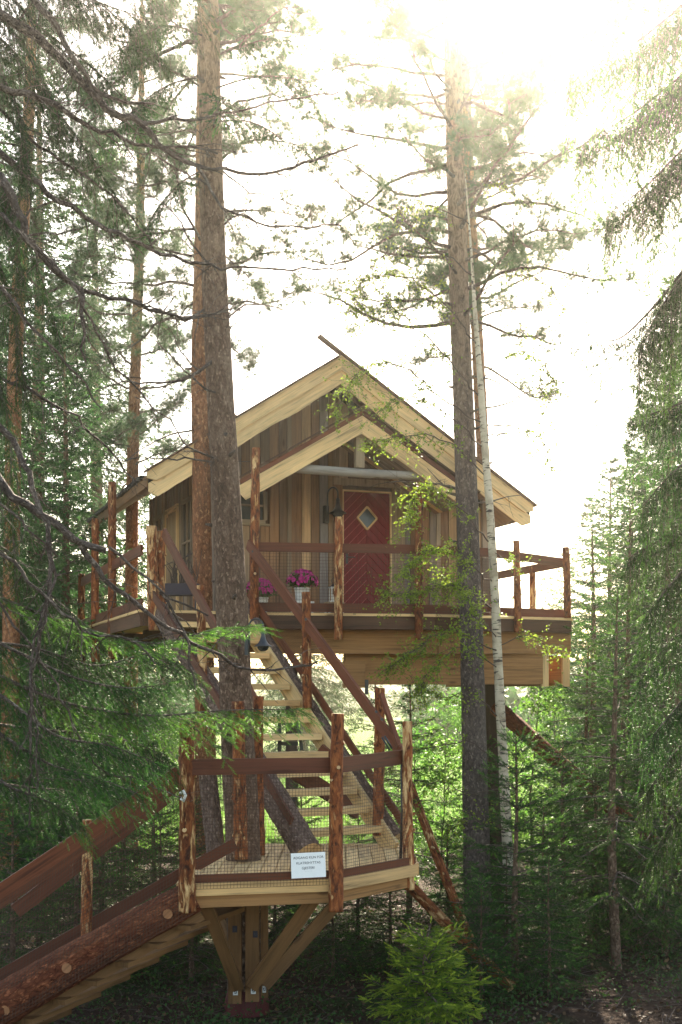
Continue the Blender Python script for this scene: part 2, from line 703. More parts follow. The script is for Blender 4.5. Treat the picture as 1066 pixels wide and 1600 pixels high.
def soil():
    t = NT('forest floor')
    tc = t.n('ShaderNodeTexCoord')
    n1 = t.noise(tc.outputs['Object'], .55, 6, .6)
    n2 = t.noise(tc.outputs['Object'], 14, 6, .7)
    n3 = t.noise(tc.outputs['Object'], 55, 4, .7)
    c = t.ramp(n2, [(.3, (.022, .013, .009)), (.55, (.055, .032, .022)), (.8, (.11, .066, .045))])
    c = t.mix(t.ramp(n1, [(.50, 0.0), (.62, .8)]), c, (.035, .06, .018))
    sx = t.n('ShaderNodeSeparateXYZ')
    t.l(tc.outputs['Object'], sx.inputs[0])
    f = t.n('ShaderNodeMapRange', clamp=True)
    f.inputs[1].default_value, f.inputs[2].default_value = 27, 36
    t.l(sx.outputs[1], f.inputs[0])
    gr = t.ramp(n3, [(.3, (.10, .16, .035)), (.7, (.22, .30, .075))])
    c = t.mix(f.outputs[0], c, gr)
    t.bump(t.math('ADD', n2, n3), .9, .05)
    return t.done(c, .95, .1)


M['soil'] = soil()

# ---------------------------------------------------------------- ground and far hills
def grid_surface(name, xs, ys, hf, mat, kind='structure'):
    mb = MB()
    nx = len(xs)
    for y in ys:
        for x in xs:
            mb.v.append(Vector((x, y, hf(x, y))))
    for j in range(len(ys) - 1):
        for i in range(nx - 1):
            a = j * nx + i
            mb.face((a, a + 1, a + nx + 1, a + nx), [(xs[i], ys[j]), (xs[i + 1], ys[j]), (xs[i + 1], ys[j + 1]), (xs[i], ys[j + 1])], 0, True)
    return mb.build(name, mat, None, kind)


def ground_h(x, y):
    h = .10 * noise.noise((x * .35, y * .35, 1.7)) + .05 * noise.noise((x * 1.1, y * 1.1, 5.0))
    if y < 9:
        h += min(1.75, (9 - y) * .22)          # the bank the photographer stands on
    return h * (1 if abs(x) < 60 else .5)


xs = [-450, -200, -90, -50, -30] + [-22 + i * .5 for i in range(89)] + [30, 50, 90, 200, 450]
ys = [-30, -12, -4, 0] + [2 + i * .4 for i in range(80)] + [36, 40, 46, 55, 70, 100, 150, 220, 300, 430]
grid_surface('ground', xs, ys, ground_h, M['soil'])


def hill_h(x, y):
    t = max(0, min(1, (y - 230) / 120))
    return -1 + (11 + 5 * noise.noise((x * .012, .3, 0)) + 2.0 * noise.noise((x * .05, y * .05, 2))) * t * t * (3 - 2 * t)


def forest_hill():
    t = NT('wooded hillside')
    n = t.noise(t.n('ShaderNodeTexCoord').outputs['Object'], .35, 6, .7)
    c = t.ramp(n, [(.35, (.02, .04, .025)), (.65, (.05, .09, .045))])
    return t.done(c, .95, .05)


grid_surface('hills', [-420 + i * 12 for i in range(71)], [228 + i * 8 for i in range(26)], hill_h, forest_hill())

# ---------------------------------------------------------------- cabin
TH = math.radians(20)
U = V(math.cos(TH), math.sin(TH), 0)
B = V(-math.sin(TH), math.cos(TH), 0)
DECK = EYE + 1.126
PLAT = EYE - 1.758
O = V(-.24, 20.06, DECK)
UP = V(0, 0, 1)


def HP(s, d, z):
    return O + U * s + B * d + UP * z


cabin = thing('cabin', 'weathered timber tree cabin with pale bargeboards and a red door', 'cabin', O)
SL, SR, DL = -1.95, 2.79, 4.05
RZ, LT, RT = 4.01, .655, .65                   # ridge height and slopes of the main roof


def roof_under(s):
    return RZ - .36 - (abs(s) * (LT if s < 0 else RT))


def wall_sheet(name, pts, ext, mat):
    return MB().prism(pts, ext, UP, U).build(name, mat, cabin)


# front wall: dark lining with boards and battens standing proud of it
DOOR0, DOOR1, DOORZ = .277, 1.07, 2.07
fw = wall_sheet('front_wall', [HP(SL, .05, -.1), HP(SR, .05, -.1), HP(SR, .05, roof_under(SR)), HP(0, .05, roof_under(0)), HP(SL, .05, roof_under(SL))], B * .08, M['dark'])
WIN = [(-1.42, -1.0, 1.52, 2.02)]


def plank(s0, s1, zb, proud, mat, parent, thick=.022, frame=HP, top=roof_under, name='plank'):
    poly = [(s0, zb), (s1, zb), (s1, top(s1)), (s0, top(s0))]
    if s0 < 0 < s1 and top is roof_under:
        poly = [(s0, zb), (s1, zb), (s1, top(s1)), (0, top(0)), (s0, top(s0))]
    pts = [frame(s, -proud, z) for s, z in poly]
    MB().prism(pts, (frame(0, -thick, 0) - frame(0, 0, 0)), UP, frame(1, 0, 0) - frame(0, 0, 0)).build(name, mat, parent)


def window_at(s0, s1):
    for wv in WIN:
        if s1 > wv[0] and s0 < wv[1]:
            return wv


s = SL
while s < SR - .03:
    wd = R.uniform(.13, .21)
    e = min(s + wd, SR)
    gap = .012
    if DOOR0 - .07 < (s + e) / 2 < DOOR1 + .07 or (s < DOOR1 + .05 and e > DOOR0 - .05):
        plank(s, e - gap, DOORZ + .09, R.uniform(0, .012), M['wall'], fw)
    elif window_at(s, e):
        wv = window_at(s, e)
        plank(s, e - gap, wv[3] + .04, R.uniform(0, .012), M['wall'], fw)
        plank(s, e - gap, -.05, R.uniform(0, .012), M['wall'], fw, top=lambda q: wv[2] - .04)
    else:
        plank(s, e - gap, -.05, R.uniform(0, .012), M['wall'], fw)
        if R.random() < .62:
            plank(e - .035 - gap / 2, e + .03 - gap / 2, -.05, .036, M['slab'], fw, .025, name='batten')
    s = e
# casing boards round the door
for (a, b_, z0, z1, mt) in ((DOOR1 + .02, DOOR1 + .25, -.05, 2.16, 'slab'), (DOOR0 - .17, DOOR0 - .02, -.05, 2.16, 'wall'), (DOOR0 - .17, DOOR1 + .25, 2.162, 2.27, 'wall')):
    MB().prism([HP(a, -.04, z0), HP(b_, -.04, z0), HP(b_, -.04, z1), HP(a, -.04, z1)], -B * .03, UP, U).build('door_casing', M[mt], cabin)
MB().board(HP(SR - .03, -.03, 1.1), HP(SR - .03, -.03, 2.2), .14, .1, up=B).build('corner_post', M['wall'], cabin)
MB().board(HP(SR - .03, -.03, -.1), HP(SR - .03, -.03, 1.098), .14, .1, up=B).build('corner_post', M['wall'], cabin)

# chevron door
door = MB().prism([HP(DOOR0, .0, 0), HP(DOOR1, .0, 0), HP(DOOR1, .0, DOORZ), HP(DOOR0, .0, DOORZ)], -B * .02, UP, U).build('door', M['door'], cabin)
dm = (DOOR0 + DOOR1) / 2
fr = MB()
for (a, b_) in (((DOOR0 - .012, 0), (DOOR0 - .012, DOORZ + .024)), ((DOOR1 + .012, 0), (DOOR1 + .012, DOORZ + .024)), ((DOOR0, DOORZ + .013), (DOOR1, DOORZ + .013))):
    fr.board(HP(a[0], -.042, a[1]), HP(b_[0], -.042, b_[1]), .024, .05, up=B)
fr.build('door_frame', M['barge'], door)
pw = .112
for side in (-1, 1):
    for k in range(-6, 26):
        z0 = k * pw * 1.28
        # board runs up towards the middle line at 45 degrees or so
        sl_ = .98
        if side < 0:
            rect = [(DOOR0 + .006, .01), (dm - .002, .01), (dm - .002, DOORZ - .006), (DOOR0 + .006, DOORZ - .006)]
            f = lambda p: (p[1] - sl_ * (p[0] - DOOR0))
            nx, nz, p0 = -sl_, 1.0, DOOR0
        else:
            rect = [(dm + .002, .01), (DOOR1 - .006, .01), (DOOR1 - .006, DOORZ - .006), (dm + .002, DOORZ - .006)]
            nx, nz, p0 = sl_, 1.0, DOOR1
        poly = clip(rect, p0, z0 + .006, nx, nz)
        if poly:
            poly = clip(poly, p0, z0 + pw * 1.28 - .006, -nx, -nz)
        if len(poly) < 3:
            continue
        area = abs(sum(poly[i][0] * poly[(i + 1) % len(poly)][1] - poly[(i + 1) % len(poly)][0] * poly[i][1] for i in range(len(poly)))) / 2
        if area < .002:
            continue
        MB().prism([HP(a, -.021, z) for a, z in poly], -B * .02, (U + UP).normalized() if side < 0 else (UP - U).normalized(), U).build('plank', M['door'], door)
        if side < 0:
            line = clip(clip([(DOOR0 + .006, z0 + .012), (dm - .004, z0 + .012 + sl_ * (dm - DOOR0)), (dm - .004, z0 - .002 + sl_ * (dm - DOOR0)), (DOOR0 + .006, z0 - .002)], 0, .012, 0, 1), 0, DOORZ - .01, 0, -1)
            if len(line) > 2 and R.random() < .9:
                MB().prism([HP(a, -.031, z) for a, z in line], -B * .012, U, UP).build('groove_highlight', M['groove'], door)  # painted highlight strip, left half of the door only
cz, hw, hh = 1.66, .165, .18
dw = MB()
corners = [(dm - hw, cz), (dm, cz + hh), (dm + hw, cz), (dm, cz - hh)]
for i in range(4):
    a, b_ = corners[i], corners[(i + 1) % 4]
    dw.board(HP(a[0], -.055, a[1]), HP(b_[0], -.055, b_[1]), .026, .04, up=B)
dw.build('diamond_window_frame', M['barge'], door)
MB().prism([HP(a, -.046, z) for a, z in corners], -B * .004, UP, U).build('diamond_window_pane', M['glass'], door)
hd = MB()
hd.board(HP(DOOR0 + .06, -.046, .93), HP(DOOR0 + .06, -.046, 1.09), .04, .012, up=B)
hd.tube([HP(DOOR0 + .06, -.05, 1.03), HP(DOOR0 + .06, -.1, 1.03), HP(DOOR0 + .17, -.105, 1.03)], .011, 6)
hd.build('handle', M['iron'], door)


def window(parent, fr_, s0, s1, z0, z1, proud, mull=1, bars=1):
    """frame with glass behind it; fr_ gives the wall's own coordinates"""
    wf = MB()
    ax = (fr_(0, -1, 0) - fr_(0, 0, 0))
    for (a, b_) in (((s0, z0), (s1, z0)), ((s0, z1), (s1, z1)), ((s0, z0 + .03), (s0, z1 - .03)), ((s1, z0 + .03), (s1, z1 - .03))):
        wf.board(fr_(a[0], -proud, a[1]), fr_(b_[0], -proud, b_[1]), .06, .05, up=ax)
    win = wf.build('window', M['slab'], parent)
    MB().prism([fr_(s0, -proud + .02, z0), fr_(s1, -proud + .02, z0), fr_(s1, -proud + .02, z1), fr_(s0, -proud + .02, z1)], ax * .006, UP, U).build('pane', M['glass'], win)
    for k in range(mull):
        q = lerp(s0, s1, (k + 1) / (mull + 1))
        MB().board(fr_(q, -proud, z0 + .03), fr_(q, -proud, z1 - .03), .03, .03, up=ax).build('mullion', M['slab'], win)
    for k in range(bars):
        q = lerp(z0, z1, (k + 1) / (bars + 1))
        MB().board(fr_(s0 + .03, -proud - .003, q), fr_(s1 - .03, -proud - .003, q), .03, .026, up=ax).build('glazing_bar', M['slab'], win)
    MB().board(fr_(s0 - .06, -proud - .03, z0 - .045), fr_(s1 + .06, -proud - .03, z0 - .045), .1, .03).build('sill', M['slab'], win)


for wv in WIN:
    window(cabin, HP, wv[0], wv[1], wv[2], wv[3], .035, 1, 1)


# left side wall: q runs back from the front corner
def SP(q, d, z):
    return HP(SL, 0, 0) + B * q + U * d + UP * z


SWT = RZ - .36 + SL * LT
sw = wall_sheet('side_wall', [SP(.131, .05, -.1), SP(DL, .05, -.1), SP(DL, .05, SWT), SP(.131, .05, SWT)], U * .08, M['dark'])
SWIN = [(.62, 1.28, .62, 1.95), (2.72, 3.42, .95, 1.95)]
q = .02
while q < DL - .03:
    e = min(q + R.uniform(.13, .2), DL)
    hit = [x for x in SWIN if e > x[0] and q < x[1]]
    spans = [(-.05, SWT)] if not hit else [(-.05, hit[0][2] - .04), (hit[0][3] + .04, SWT)]
    for (za, zb) in spans:
        if zb - za > .05:
            plank(q, e - .012, za, R.uniform(0, .012), M['wall'], sw, frame=SP, top=lambda x, zb=zb: zb)
            if R.random() < .6 and not hit:
                plank(e - .035, e + .02, za, .036, M['slab'], sw, .025, frame=SP, top=lambda x, zb=zb: zb, name='batten')
    q = e
for x in SWIN:
    window(cabin, SP, x[0], x[1], x[2], x[3], .045, 1, 1)
sdoor = MB().prism([SP(1.55, -.035, 0), SP(2.3, -.035, 0), SP(2.3, -.035, 1.85), SP(1.55, -.035, 1.85)], -U * .03, UP, B).build('side_door', M['slab'], cabin)
for i in range(5):
    a = 1.55 + i * .15
    MB().prism([SP(a + .005, -.068, .02), SP(a + .145, -.068, .02), SP(a + .145, -.068, 1.83), SP(a + .005, -.068, 1.83)], -U * .018, UP, B).build('plank', M['slab'], sdoor)
for a, b_ in (((1.5, .0), (1.5, 1.9)), ((2.35, 0), (2.35, 1.9)), ((1.47, 1.93), (2.38, 1.93))):
    MB().board(SP(a[0], -.07, a[1]), SP(b_[0], -.07, b_[1]), .08, .05, up=U).build('side_door_frame', M['barge'], sdoor)

# the right and rear walls close the box
wall_sheet('right_wall', [HP(SR, .14, -.1), HP(SR, DL - .1, -.1), HP(SR, DL - .1, roof_under(SR)), HP(SR, .14, roof_under(SR))], -U * .08, M['wall'])
wall_sheet('rear_wall', [HP(SL + .15, DL, -.1), HP(SR, DL, -.1), HP(SR, DL, roof_under(SR)), HP(0, DL, roof_under(0)), HP(SL + .15, DL, roof_under(SL + .15))], -B * .08, M['wall'])

# main roof
EL, ER, D0, D1 = -2.94, 3.24, -.66, 4.75


def roofz(s):
    return RZ - abs(s) * (LT if s < 0 else RT)


for nm, s0, s1 in (('roof', EL, 0.0), ('roof', 0.0, ER)):
    pts = [HP(s0, D0, roofz(s0) - .05), HP(s1, D0, roofz(s1) - .05), HP(s1, D0, roofz(s1) - .17), HP(s0, D0, roofz(s0) - .17)]
    rf = MB().prism(pts, B * (D1 - D0), B, U).build(nm, M['felt'], cabin)
    # soffit boards under the overhangs, running down the slope
    n_ = 0
    a = D0 + .03
    while a < D1 - .1:
        sv = (HP(s1, 0, roofz(s1)) - HP(s0, 0, roofz(s0))).normalized()
        p0, p1 = HP(s0, a + .06, roofz(s0) - .186), HP(s1, a + .06, roofz(s1) - .186)
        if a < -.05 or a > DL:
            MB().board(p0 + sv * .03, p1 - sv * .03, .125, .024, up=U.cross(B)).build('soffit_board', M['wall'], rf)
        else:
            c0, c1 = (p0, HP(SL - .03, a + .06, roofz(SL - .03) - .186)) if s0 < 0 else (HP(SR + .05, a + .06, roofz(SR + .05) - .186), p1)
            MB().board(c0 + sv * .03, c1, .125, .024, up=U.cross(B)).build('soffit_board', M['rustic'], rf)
        a += .135
for sE in (EL, ER):
    MB().board(HP(sE + (.0), D0 + .02, roofz(sE) - .13), HP(sE, D1, roofz(sE) - .13), .03, .16).build('eave_fascia', M['rustic'], cabin)
# sod strips and the torn dark felt on the left eave edge
for k in range(14):
    a = D0 + .3 + k * .36
    MB().board(HP(EL - .015, a, roofz(EL) - .035), HP(EL - .02, a + .3, roofz(EL) - .045 + R.uniform(-.015, .015)), .09, .05).build('eave_felt_flap', M['felt'], cabin)


def bargeboard(fr_, s0, z0, s1, z1, d, hgt, thick, mat, wav=0.0, r0=False, name='bargeboard', parent=cabin):
    """sloping board whose top edge runs (s0,z0)-(s1,z1); lower edge left wavy like the waney timber"""
    n_ = 22
    top = [(lerp(s0, s1, i / n_), lerp(z0, z1, i / n_)) for i in range(n_ + 1)]
    low = []
    for i in range(n_ + 1):
        t_ = i / n_
        h_ = hgt + wav * (noise.noise((t_ * 4.2 + s0, d * 3, z0)) + .5 * noise.noise((t_ * 11, d, z0 + 4)))
        if r0 and t_ < .05:
            h_ *= .45 + .55 * (t_ / .05) ** .5
        if not r0 and t_ > .985:
            pass
        low.append((lerp(s0, s1, t_), lerp(z0, z1, t_) - h_))
    mb = MB()
    dr = (fr_(s1, d, z1) - fr_(s0, d, z0)).normalized()
    nr = dr.cross(B)
    for i in range(n_):
        mb.prism([fr_(top[i][0], d, top[i][1]), fr_(top[i + 1][0], d, top[i + 1][1]), fr_(low[i + 1][0], d, low[i + 1][1]), fr_(low[i][0], d, low[i][1])], -B * thick, dr, nr)
    # one continuous grain: replace each face's own shift by a shared one
    k = 0
    for f in mb.f:
        for vi in f:
            p = mb.v[vi]
            mb.uv[k] = (p.dot(dr) + d * 7, p.dot(nr) + d * 3)
            k += 1
    return mb.build(name, mat, parent)


for sE in (EL, ER):
    bargeboard(HP, sE, roofz(sE) - .17, 0, RZ - .17, D0 - .005, .27, .028, M['barge'], .035, True)
    bargeboard(HP, sE - (.03 if sE < 0 else -.03), roofz(sE), 0, RZ, D0 - .035, .225, .03, M['barge'], .012, True)
# dark capping boards on the roof edge; the right-hand one shoots past the ridge
MB().board(HP(EL - .06, D0 - .03, roofz(EL) - .012), HP(-.05, D0 - .03, RZ - .024), .16, .03, up=U.cross(B)).build('capping_board', M['dark'], cabin)
MB().board(HP(ER + .08, D0 - .04, roofz(ER) - .01), HP(-.36, D0 - .04, RZ + .265), .12, .035, up=U.cross(B)).build('capping_board', M['dark'], cabin)
MB().board(HP(-1.55, D0 + .3, roofz(-1.55) + .03), HP(-1.72, D0 + .3, roofz(-1.55) + .15), .1, .04, up=U).build('roof_hook', M['dark'], cabin)
MB().board(HP(.30, D0 + .5, roofz(.3) - .02), HP(.30, D0 + .5, roofz(.3) + .16), .2, .16, up=B).build('ridge_vent', M['felt'], cabin)

# porch roof on log posts
PA, PZ, PT, PD = .03, 3.02, .605, -1.5


def porchz(s):
    return PZ - abs(s - PA) * PT


for s0, s1 in ((PA - 1.84, PA), (PA, PA + 1.84)):
    pts = [HP(s0, PD, porchz(s0) - .03), HP(s1, PD, porchz(s1) - .03), HP(s1, PD, porchz(s1) - .12), HP(s0, PD, porchz(s0) - .12)]
    pr = MB().prism(pts, B * 1.44, B, U).build('porch_roof', M['felt'], cabin)
    a = PD + .02
    sv = (HP(s1, 0, porchz(s1)) - HP(s0, 0, porchz(s0))).normalized()
    while a < -.2:
        MB().board(HP(s0, a + .065, porchz(s0) - .134) + sv * .02, HP(s1, a + .065, porchz(s1) - .134) - sv * .02, .13, .022, up=U.cross(B)).build('soffit_board', M['wall'], pr)
        a += .14
    e0 = s0 if s0 < PA - .1 else s1
    bargeboard(HP, e0, porchz(e0) - .085, PA, PZ - .085, PD - .005, .265, .03, M['barge'], .012, True, 'porch_bargeboard')
    MB().board(HP(e0, PD - .03, porchz(e0) - .045), HP(PA, PD - .03, PZ - .045), .035, .06, up=U.cross(B)).build('porch_trim', M['stain'], cabin)
    MB().board(HP(e0 - (.04 if e0 < 0 else -.04), PD - .02, porchz(e0) + .005), HP(PA, PD - .02, PZ + .03), .12, .025, up=U.cross(B)).build('capping_board', M['dark'], cabin)
MB().tube([HP(-1.25, PD + .1, 2.13), HP(0, PD + .1, 2.12), HP(1.3, PD + .1, 2.13)], [.07, .066, .062], 12, .15, cap=1, rough=.04).build('porch_tie_beam', [M['grey'], M['cut']], cabin)
MB().board(HP(PA, PD + .1, 2.19), HP(PA, PD + .1, 2.86), .13, .1, up=B).build('king_post', M['slab'], cabin)


def log_post(name, p0, p1, r0, r1, parent, mats=None, seed=0, knots=3, n=11):
    """peeled post with a few sawn knot stubs standing off it"""
    p0, p1 = Vector(p0), Vector(p1)
    mid = (p0 + p1) / 2 + V(R.uniform(-.012, .012), R.uniform(-.01, .01), 0)
    mb = MB()
    mb.tube([p0, mid, p1], [r0, (r0 + r1) / 2, r1], n, .045, cap=1, rough=.13, fr=5, seed=R.random() * 50)
    ax = (p1 - p0).normalized()
    for k in range(knots):
        t_ = R.uniform(.08, .96)
        a = R.uniform(0, 2 * PI)
        rr = lerp(r0, r1, t_)
        dr = V(math.cos(a), math.sin(a), R.uniform(.1, .5)).normalized()
        c = lerp(p0, p1, t_)
        mb.tube([c + dr * rr * .6, c + dr * (rr + .016)], [rr * .42, rr * .3], 7, cap=1)
    return mb.build(name, mats or [M['post'], M['cut']], parent)


# ---------------------------------------------------------------- deck
deck = thing('deck', 'raised timber deck round the cabin on laminated beams with peeled log railing', 'deck', V(0, 18, DECK))
poly = [(-2.62, 16.95), (-1.32, 17.55), (1.32, 18.0), (3.37, 18.9), (3.37 - .342 * 5.2, 18.9 + .94 * 5.2), (-2.62 - .342 * 6, 16.95 + .94 * 6)]
y = 16.97
i = 0
while y < 23.9:
    xsn = []
    for k in range(len(poly)):
        a, b_ = poly[k], poly[(k + 1) % len(poly)]
        if (a[1] - y) * (b_[1] - y) < 0:
            xsn.append(a[0] + (b_[0] - a[0]) * (y - a[1]) / (b_[1] - a[1]))
    if len(xsn) >= 2 and max(xsn) - min(xsn) > .1:
        MB().board(V(min(xsn), y, DECK - .014), V(max(xsn), y, DECK - .014), .135, .028).build('deck_board', M['new'], deck)
    y += .14
edge = [V(x, yy, 0) for x, yy in poly]
for k in range(6):
    a, b_ = edge[k], edge[(k + 1) % 6]
    d_ = (b_ - a).normalized()
    nrm_ = V(d_.y, -d_.x, 0)
    MB().board(a + nrm_ * .03 + UP * (DECK - .02), b_ + nrm_ * .03 + UP * (DECK - .02), .06, .036).build('edge_strip', M['new'], deck)
    MB().board(a + nrm_ * .02 + UP * (DECK - .13), b_ + nrm_ * .02 + UP * (DECK - .13), .045, .18).build('skirt_board', M['dark'], deck)
for k in range(9):                                             # joists under the boards
    t_ = k / 8
    a = lerp(V(-1.8, 17.6, 0), V(3.0, 19.1, 0), t_)
    MB().board(a + UP * (DECK - .12), a + B * 4.6 + UP * (DECK - .12), .05, .17).build('joist', M['rustic'], deck)
zb = EYE
MB().board(A(425, 1003, 17.98), A(682, 1003.5, 18.32), .12, .335, mend=1).build('main_beam', [M['beam'], M['new']], deck)
MB().board(A(684, 1003.5, 18.32), A(889, 1004, 19.1), .12, .335, mend=1).build('main_beam', [M['beam'], M['new']], deck)
MB().board(A(300, 1003, 20.2), A(880, 1003, 21.6), .12, .335).build('main_beam', M['beam'], deck)
MB().board(A(538, 1045, 18.35), A(846, 1045, 18.95), .14, .46).build('cross_beam', M['beam'], deck)
MB().board(A(536, 1054, 18.2), A(570, 1054, 18.25), .1, .38, mend=1).build('beam_block', [M['beam'], M['new']], deck)
MB().board(A(857, 1048, 19.45), A(878, 1048, 19.5), .14, .45).build('cross_beam', M['rustic'], deck)
for px_ in (851, 884):
    MB().board(A(px_, 1023, 18.95), A(px_, 1073, 18.95), .105, .12, up=V(0, 1, 0)).build('beam_block', M['new'], deck)
    MB().board(A(px_, 1048, 19.05), A(px_, 1048, 19.05) + B * 3.4, .1, .45).build('cross_beam', M['beam'], deck)
MB().board(A(573, 1062, 18.25), A(573, 1085, 18.25), .05, .12, up=V(0, 1, 0)).build('beam_bracket', M['iron'], deck)
MB().tube([A(772, 1020, 20.6), A(776, 1290, 20.6), A(776, 1290, 20.6) * 1.0 + V(0, 0, -2.3)], [.15, .165, .17], 10, .2, rough=.06).build('support_log', M['blackbark'], deck)
MB().tube([A(456, 1040, 19.4), A(456, 1085, 19.4), V(A(456, 0, 19.4).x, 19.4, -.1)], [.09, .09, .1], 8, .2, rough=.06).build('support_log', M['blackbark'], deck)

# railing: posts bolted outside the edge, brown rails and kickboards, netting
DP = [(398, 700, 1015, 17.42, .068), (530, 808, 1000, 17.62, .062), (656, 752, 1000, 17.85, .06), (807, 845, 988, 18.42, .056), (884, 855, 966, 18.82, .056)]
for (x, y0, y1, Y, r) in DP:
    log_post('post', A(x - (1 if x < 800 else -3), y1, Y), A(x + (2 if x < 500 else 0), y0, Y), r, r * .88, deck, knots=4)
RP = [(396, 855, 17.5), (530, 857, 17.72), (656, 859, 17.93), (765, 864, 18.42), (884, 880, 18.98)]
for k in range(4):
    a, b_ = RP[k], RP[k + 1]
    MB().board(A(a[0], a[1] - .5, a[2]), A(b_[0], b_[1] - .5, b_[2]), .035, .125).build('rail', M['stain'], deck)
    za = DECK + .07
    pa, pb = A(a[0], 0, a[2]), A(b_[0], 0, b_[2])
    pa.z = pb.z = za
    MB().board(pa, pb, .03, .12).build('kickboard', M['stain'], deck)
    ra, rb = A(a[0], a[1] + 4, a[2] - .03), A(b_[0], b_[1] + 4, b_[2] - .03)
    ea, eb = pa.copy(), pb.copy()
    ea.z = eb.z = DECK + .0
    ea.y -= .03
    eb.y -= .03
    if k < 3:
        MB().net(ea, eb, rb, ra, .045, .004).build('netting', M['net'], deck)
cor = V(3.37, 18.9, 0)
for dd in (1.13, 2.6):
    p = cor + B * dd
    log_post('post', p + UP * (DECK - .12), p + UP * (DECK + .86), .056, .05, deck)
c0, c1 = cor + B * .06 + UP * (DECK + .83), cor + B * 3.4 + UP * (DECK + .83)
MB().board(c0, c1, .035, .125).build('rail', M['stain'], deck)
MB().board(c0 - UP * .76, c1 - UP * .76, .03, .12).build('kickboard', M['stain'], deck)
# left side of the deck
lf = V(-2.62, 16.95, 0)
for dd, top in ((.0, .0), (2.35, 2.05), (3.9, 1.7), (5.4, .95)):
    p = lf + B * dd
    if top:
        log_post('post', p + UP * (DECK - .6), p + UP * (DECK + top), .07, .06, deck)
c0, c1 = lf + B * .1 + UP * (DECK + .8), lf + B * 5.6 + UP * (DECK + .8)
MB().board(c0, c1, .035, .14).build('rail', M['stain'], deck)
MB().board(c0 - UP * .72, c1 - UP * .72, .03, .14).build('kickboard', M['stain'], deck)
log_post('post', A(241, 985, 16.86), A(237, 822, 16.86), .078, .068, deck, knots=5)
log_post('post', A(252, 985, 16.98), A(252, 830, 16.98), .062, .056, deck, knots=5)

# ---------------------------------------------------------------- upper staircase
stair = thing('staircase', 'open timber staircase from the landing up to the deck with log stringer', 'staircase', V(.0, 14.4, PLAT))
RB, RTp = V(.577, 14.6, PLAT), V(-1.41, 17.6, DECK)
off = V(-.985, -.63, 0)
LB, LTp = RB + off, RTp + off
NS = 14
run = (RTp - RB) / NS
hdir = V(run.x, run.y, 0).normalized()
for i in range(1, NS):
    c = RB + run * i
    MB().board(c + off * .02 + hdir * .02, c + off * .93 + hdir * .02 , .27, .072, m=0, mend=0).build('tread', M['new'], stair)
# right stringer: cut sawtooth board carrying the treads, bark slab and stained strip outside it
nx = V(-off.x, -off.y, 0).normalized()
MB().board(RB + nx * .03 - UP * .03, RTp + nx * .03 - UP * .04, .045, .26).build('stringer', M['new'], stair)
r0, r1 = RB + nx * .1 + UP * .05, RTp + nx * .1 + UP * .05
MB().tube([r0 + UP * .07, (r0 + r1) / 2 + UP * .075, r1 + UP * .07], [.062, .06, .055], 10, .12, cap=1, rough=.1).build('bark_stringer', [M['rough_log'], M['cut']], stair)
MB().board(r0 + nx * .06 + UP * .23, r1 + nx * .06 + UP * .23, .03, .1).build('kick_rail', M['stain'], stair)
l0, l1 = LB - nx * .02 + UP * .12, LTp - nx * .02 + UP * .0
ex = (l0 - l1).normalized()
MB().tube([l0 + ex * .16, (l0 + l1) / 2 + UP * .04, l1], [.165, .15, .12], 14, .08, cap=1, rough=.09, seed=3).build('log_stringer', [M['rough_log'], M['cut']], stair)
MB().board(l0 - nx * .13 + UP * .26, l1 - nx * .13 + UP * .26, .03, .1).build('kick_rail', M['stain'], stair)
# handrails, posts and netting
h0, h1 = A(627, 1176, 14.25), A(388, 850, 17.33)
MB().board(h0, h1, .04, .135).build('handrail', M['stain'], stair)
MB().board(h0 + V(-.02, .02, .06), A(596, 1085, 14.7), .05, .05).build('rail_brace', M['stain'], stair)
g0, g1 = A(407, 1112, 14.0), A(256, 832, 16.8)
MB().board(g0, g1, .04, .125).build('handrail', M['stain'], stair)
log_post('post', A(480, 1108, 16.05), A(478, 925, 16.05), .062, .055, stair)
log_post('post', A(591, 1305, 14.85), A(594, 1075, 14.85), .068, .058, stair)
log_post('post', A(316, 1122, 15.75), A(313, 915, 15.75), .062, .056, stair)
MB().net(r0 + nx * .085 + UP * .1, r1 + nx * .085 + UP * .1, h1 + nx * .03, h0 + nx * .03, .034, .0036).build('netting', M['net'], stair)
# bolt heads where the rails meet the posts
for (px_, py_, Y, par_) in ((588, 1112, 14.55, stair), (597, 1124, 14.45, stair), (395, 862, 17.2, stair), (478, 968, 15.98, stair)):
    c = A(px_, py_, Y)
    MB().tube([c + V(0, .03, 0), c + V(0, -.035, 0)], [.016, .016], 8, cap=0).build('bolt', M['iron'], par_)
# raking struts under the flight
MB().board(A(452, 1200, 15.3), A(560, 1268, 16.2), .06, .2).build('raking_strut', M['stain'], stair)
MB().board(A(500, 1170, 15.6), A(590, 1250, 15.3), .06, .14).build('raking_strut', M['stain'], stair)
bk = MB()
for a, b_ in (((437, 1128), (437, 1178)), ((437, 1130), (466, 1130)), ((466, 1130), (472, 1172)), ((437, 1162), (466, 1162)), ((430, 1178), (437, 1215))):
    bk.board(A(a[0], a[1], 15.9), A(b_[0], b_[1], 15.9), .045, .045, up=V(0, 1, 0.001))
bk.build('steel_bracket', M['iron'], stair)
MB().board(A(462, 1240, 15.9), A(452, 1290, 15.9), .045, .045, up=V(0, 1, 0.001)).build('steel_strut', M['iron'], stair)

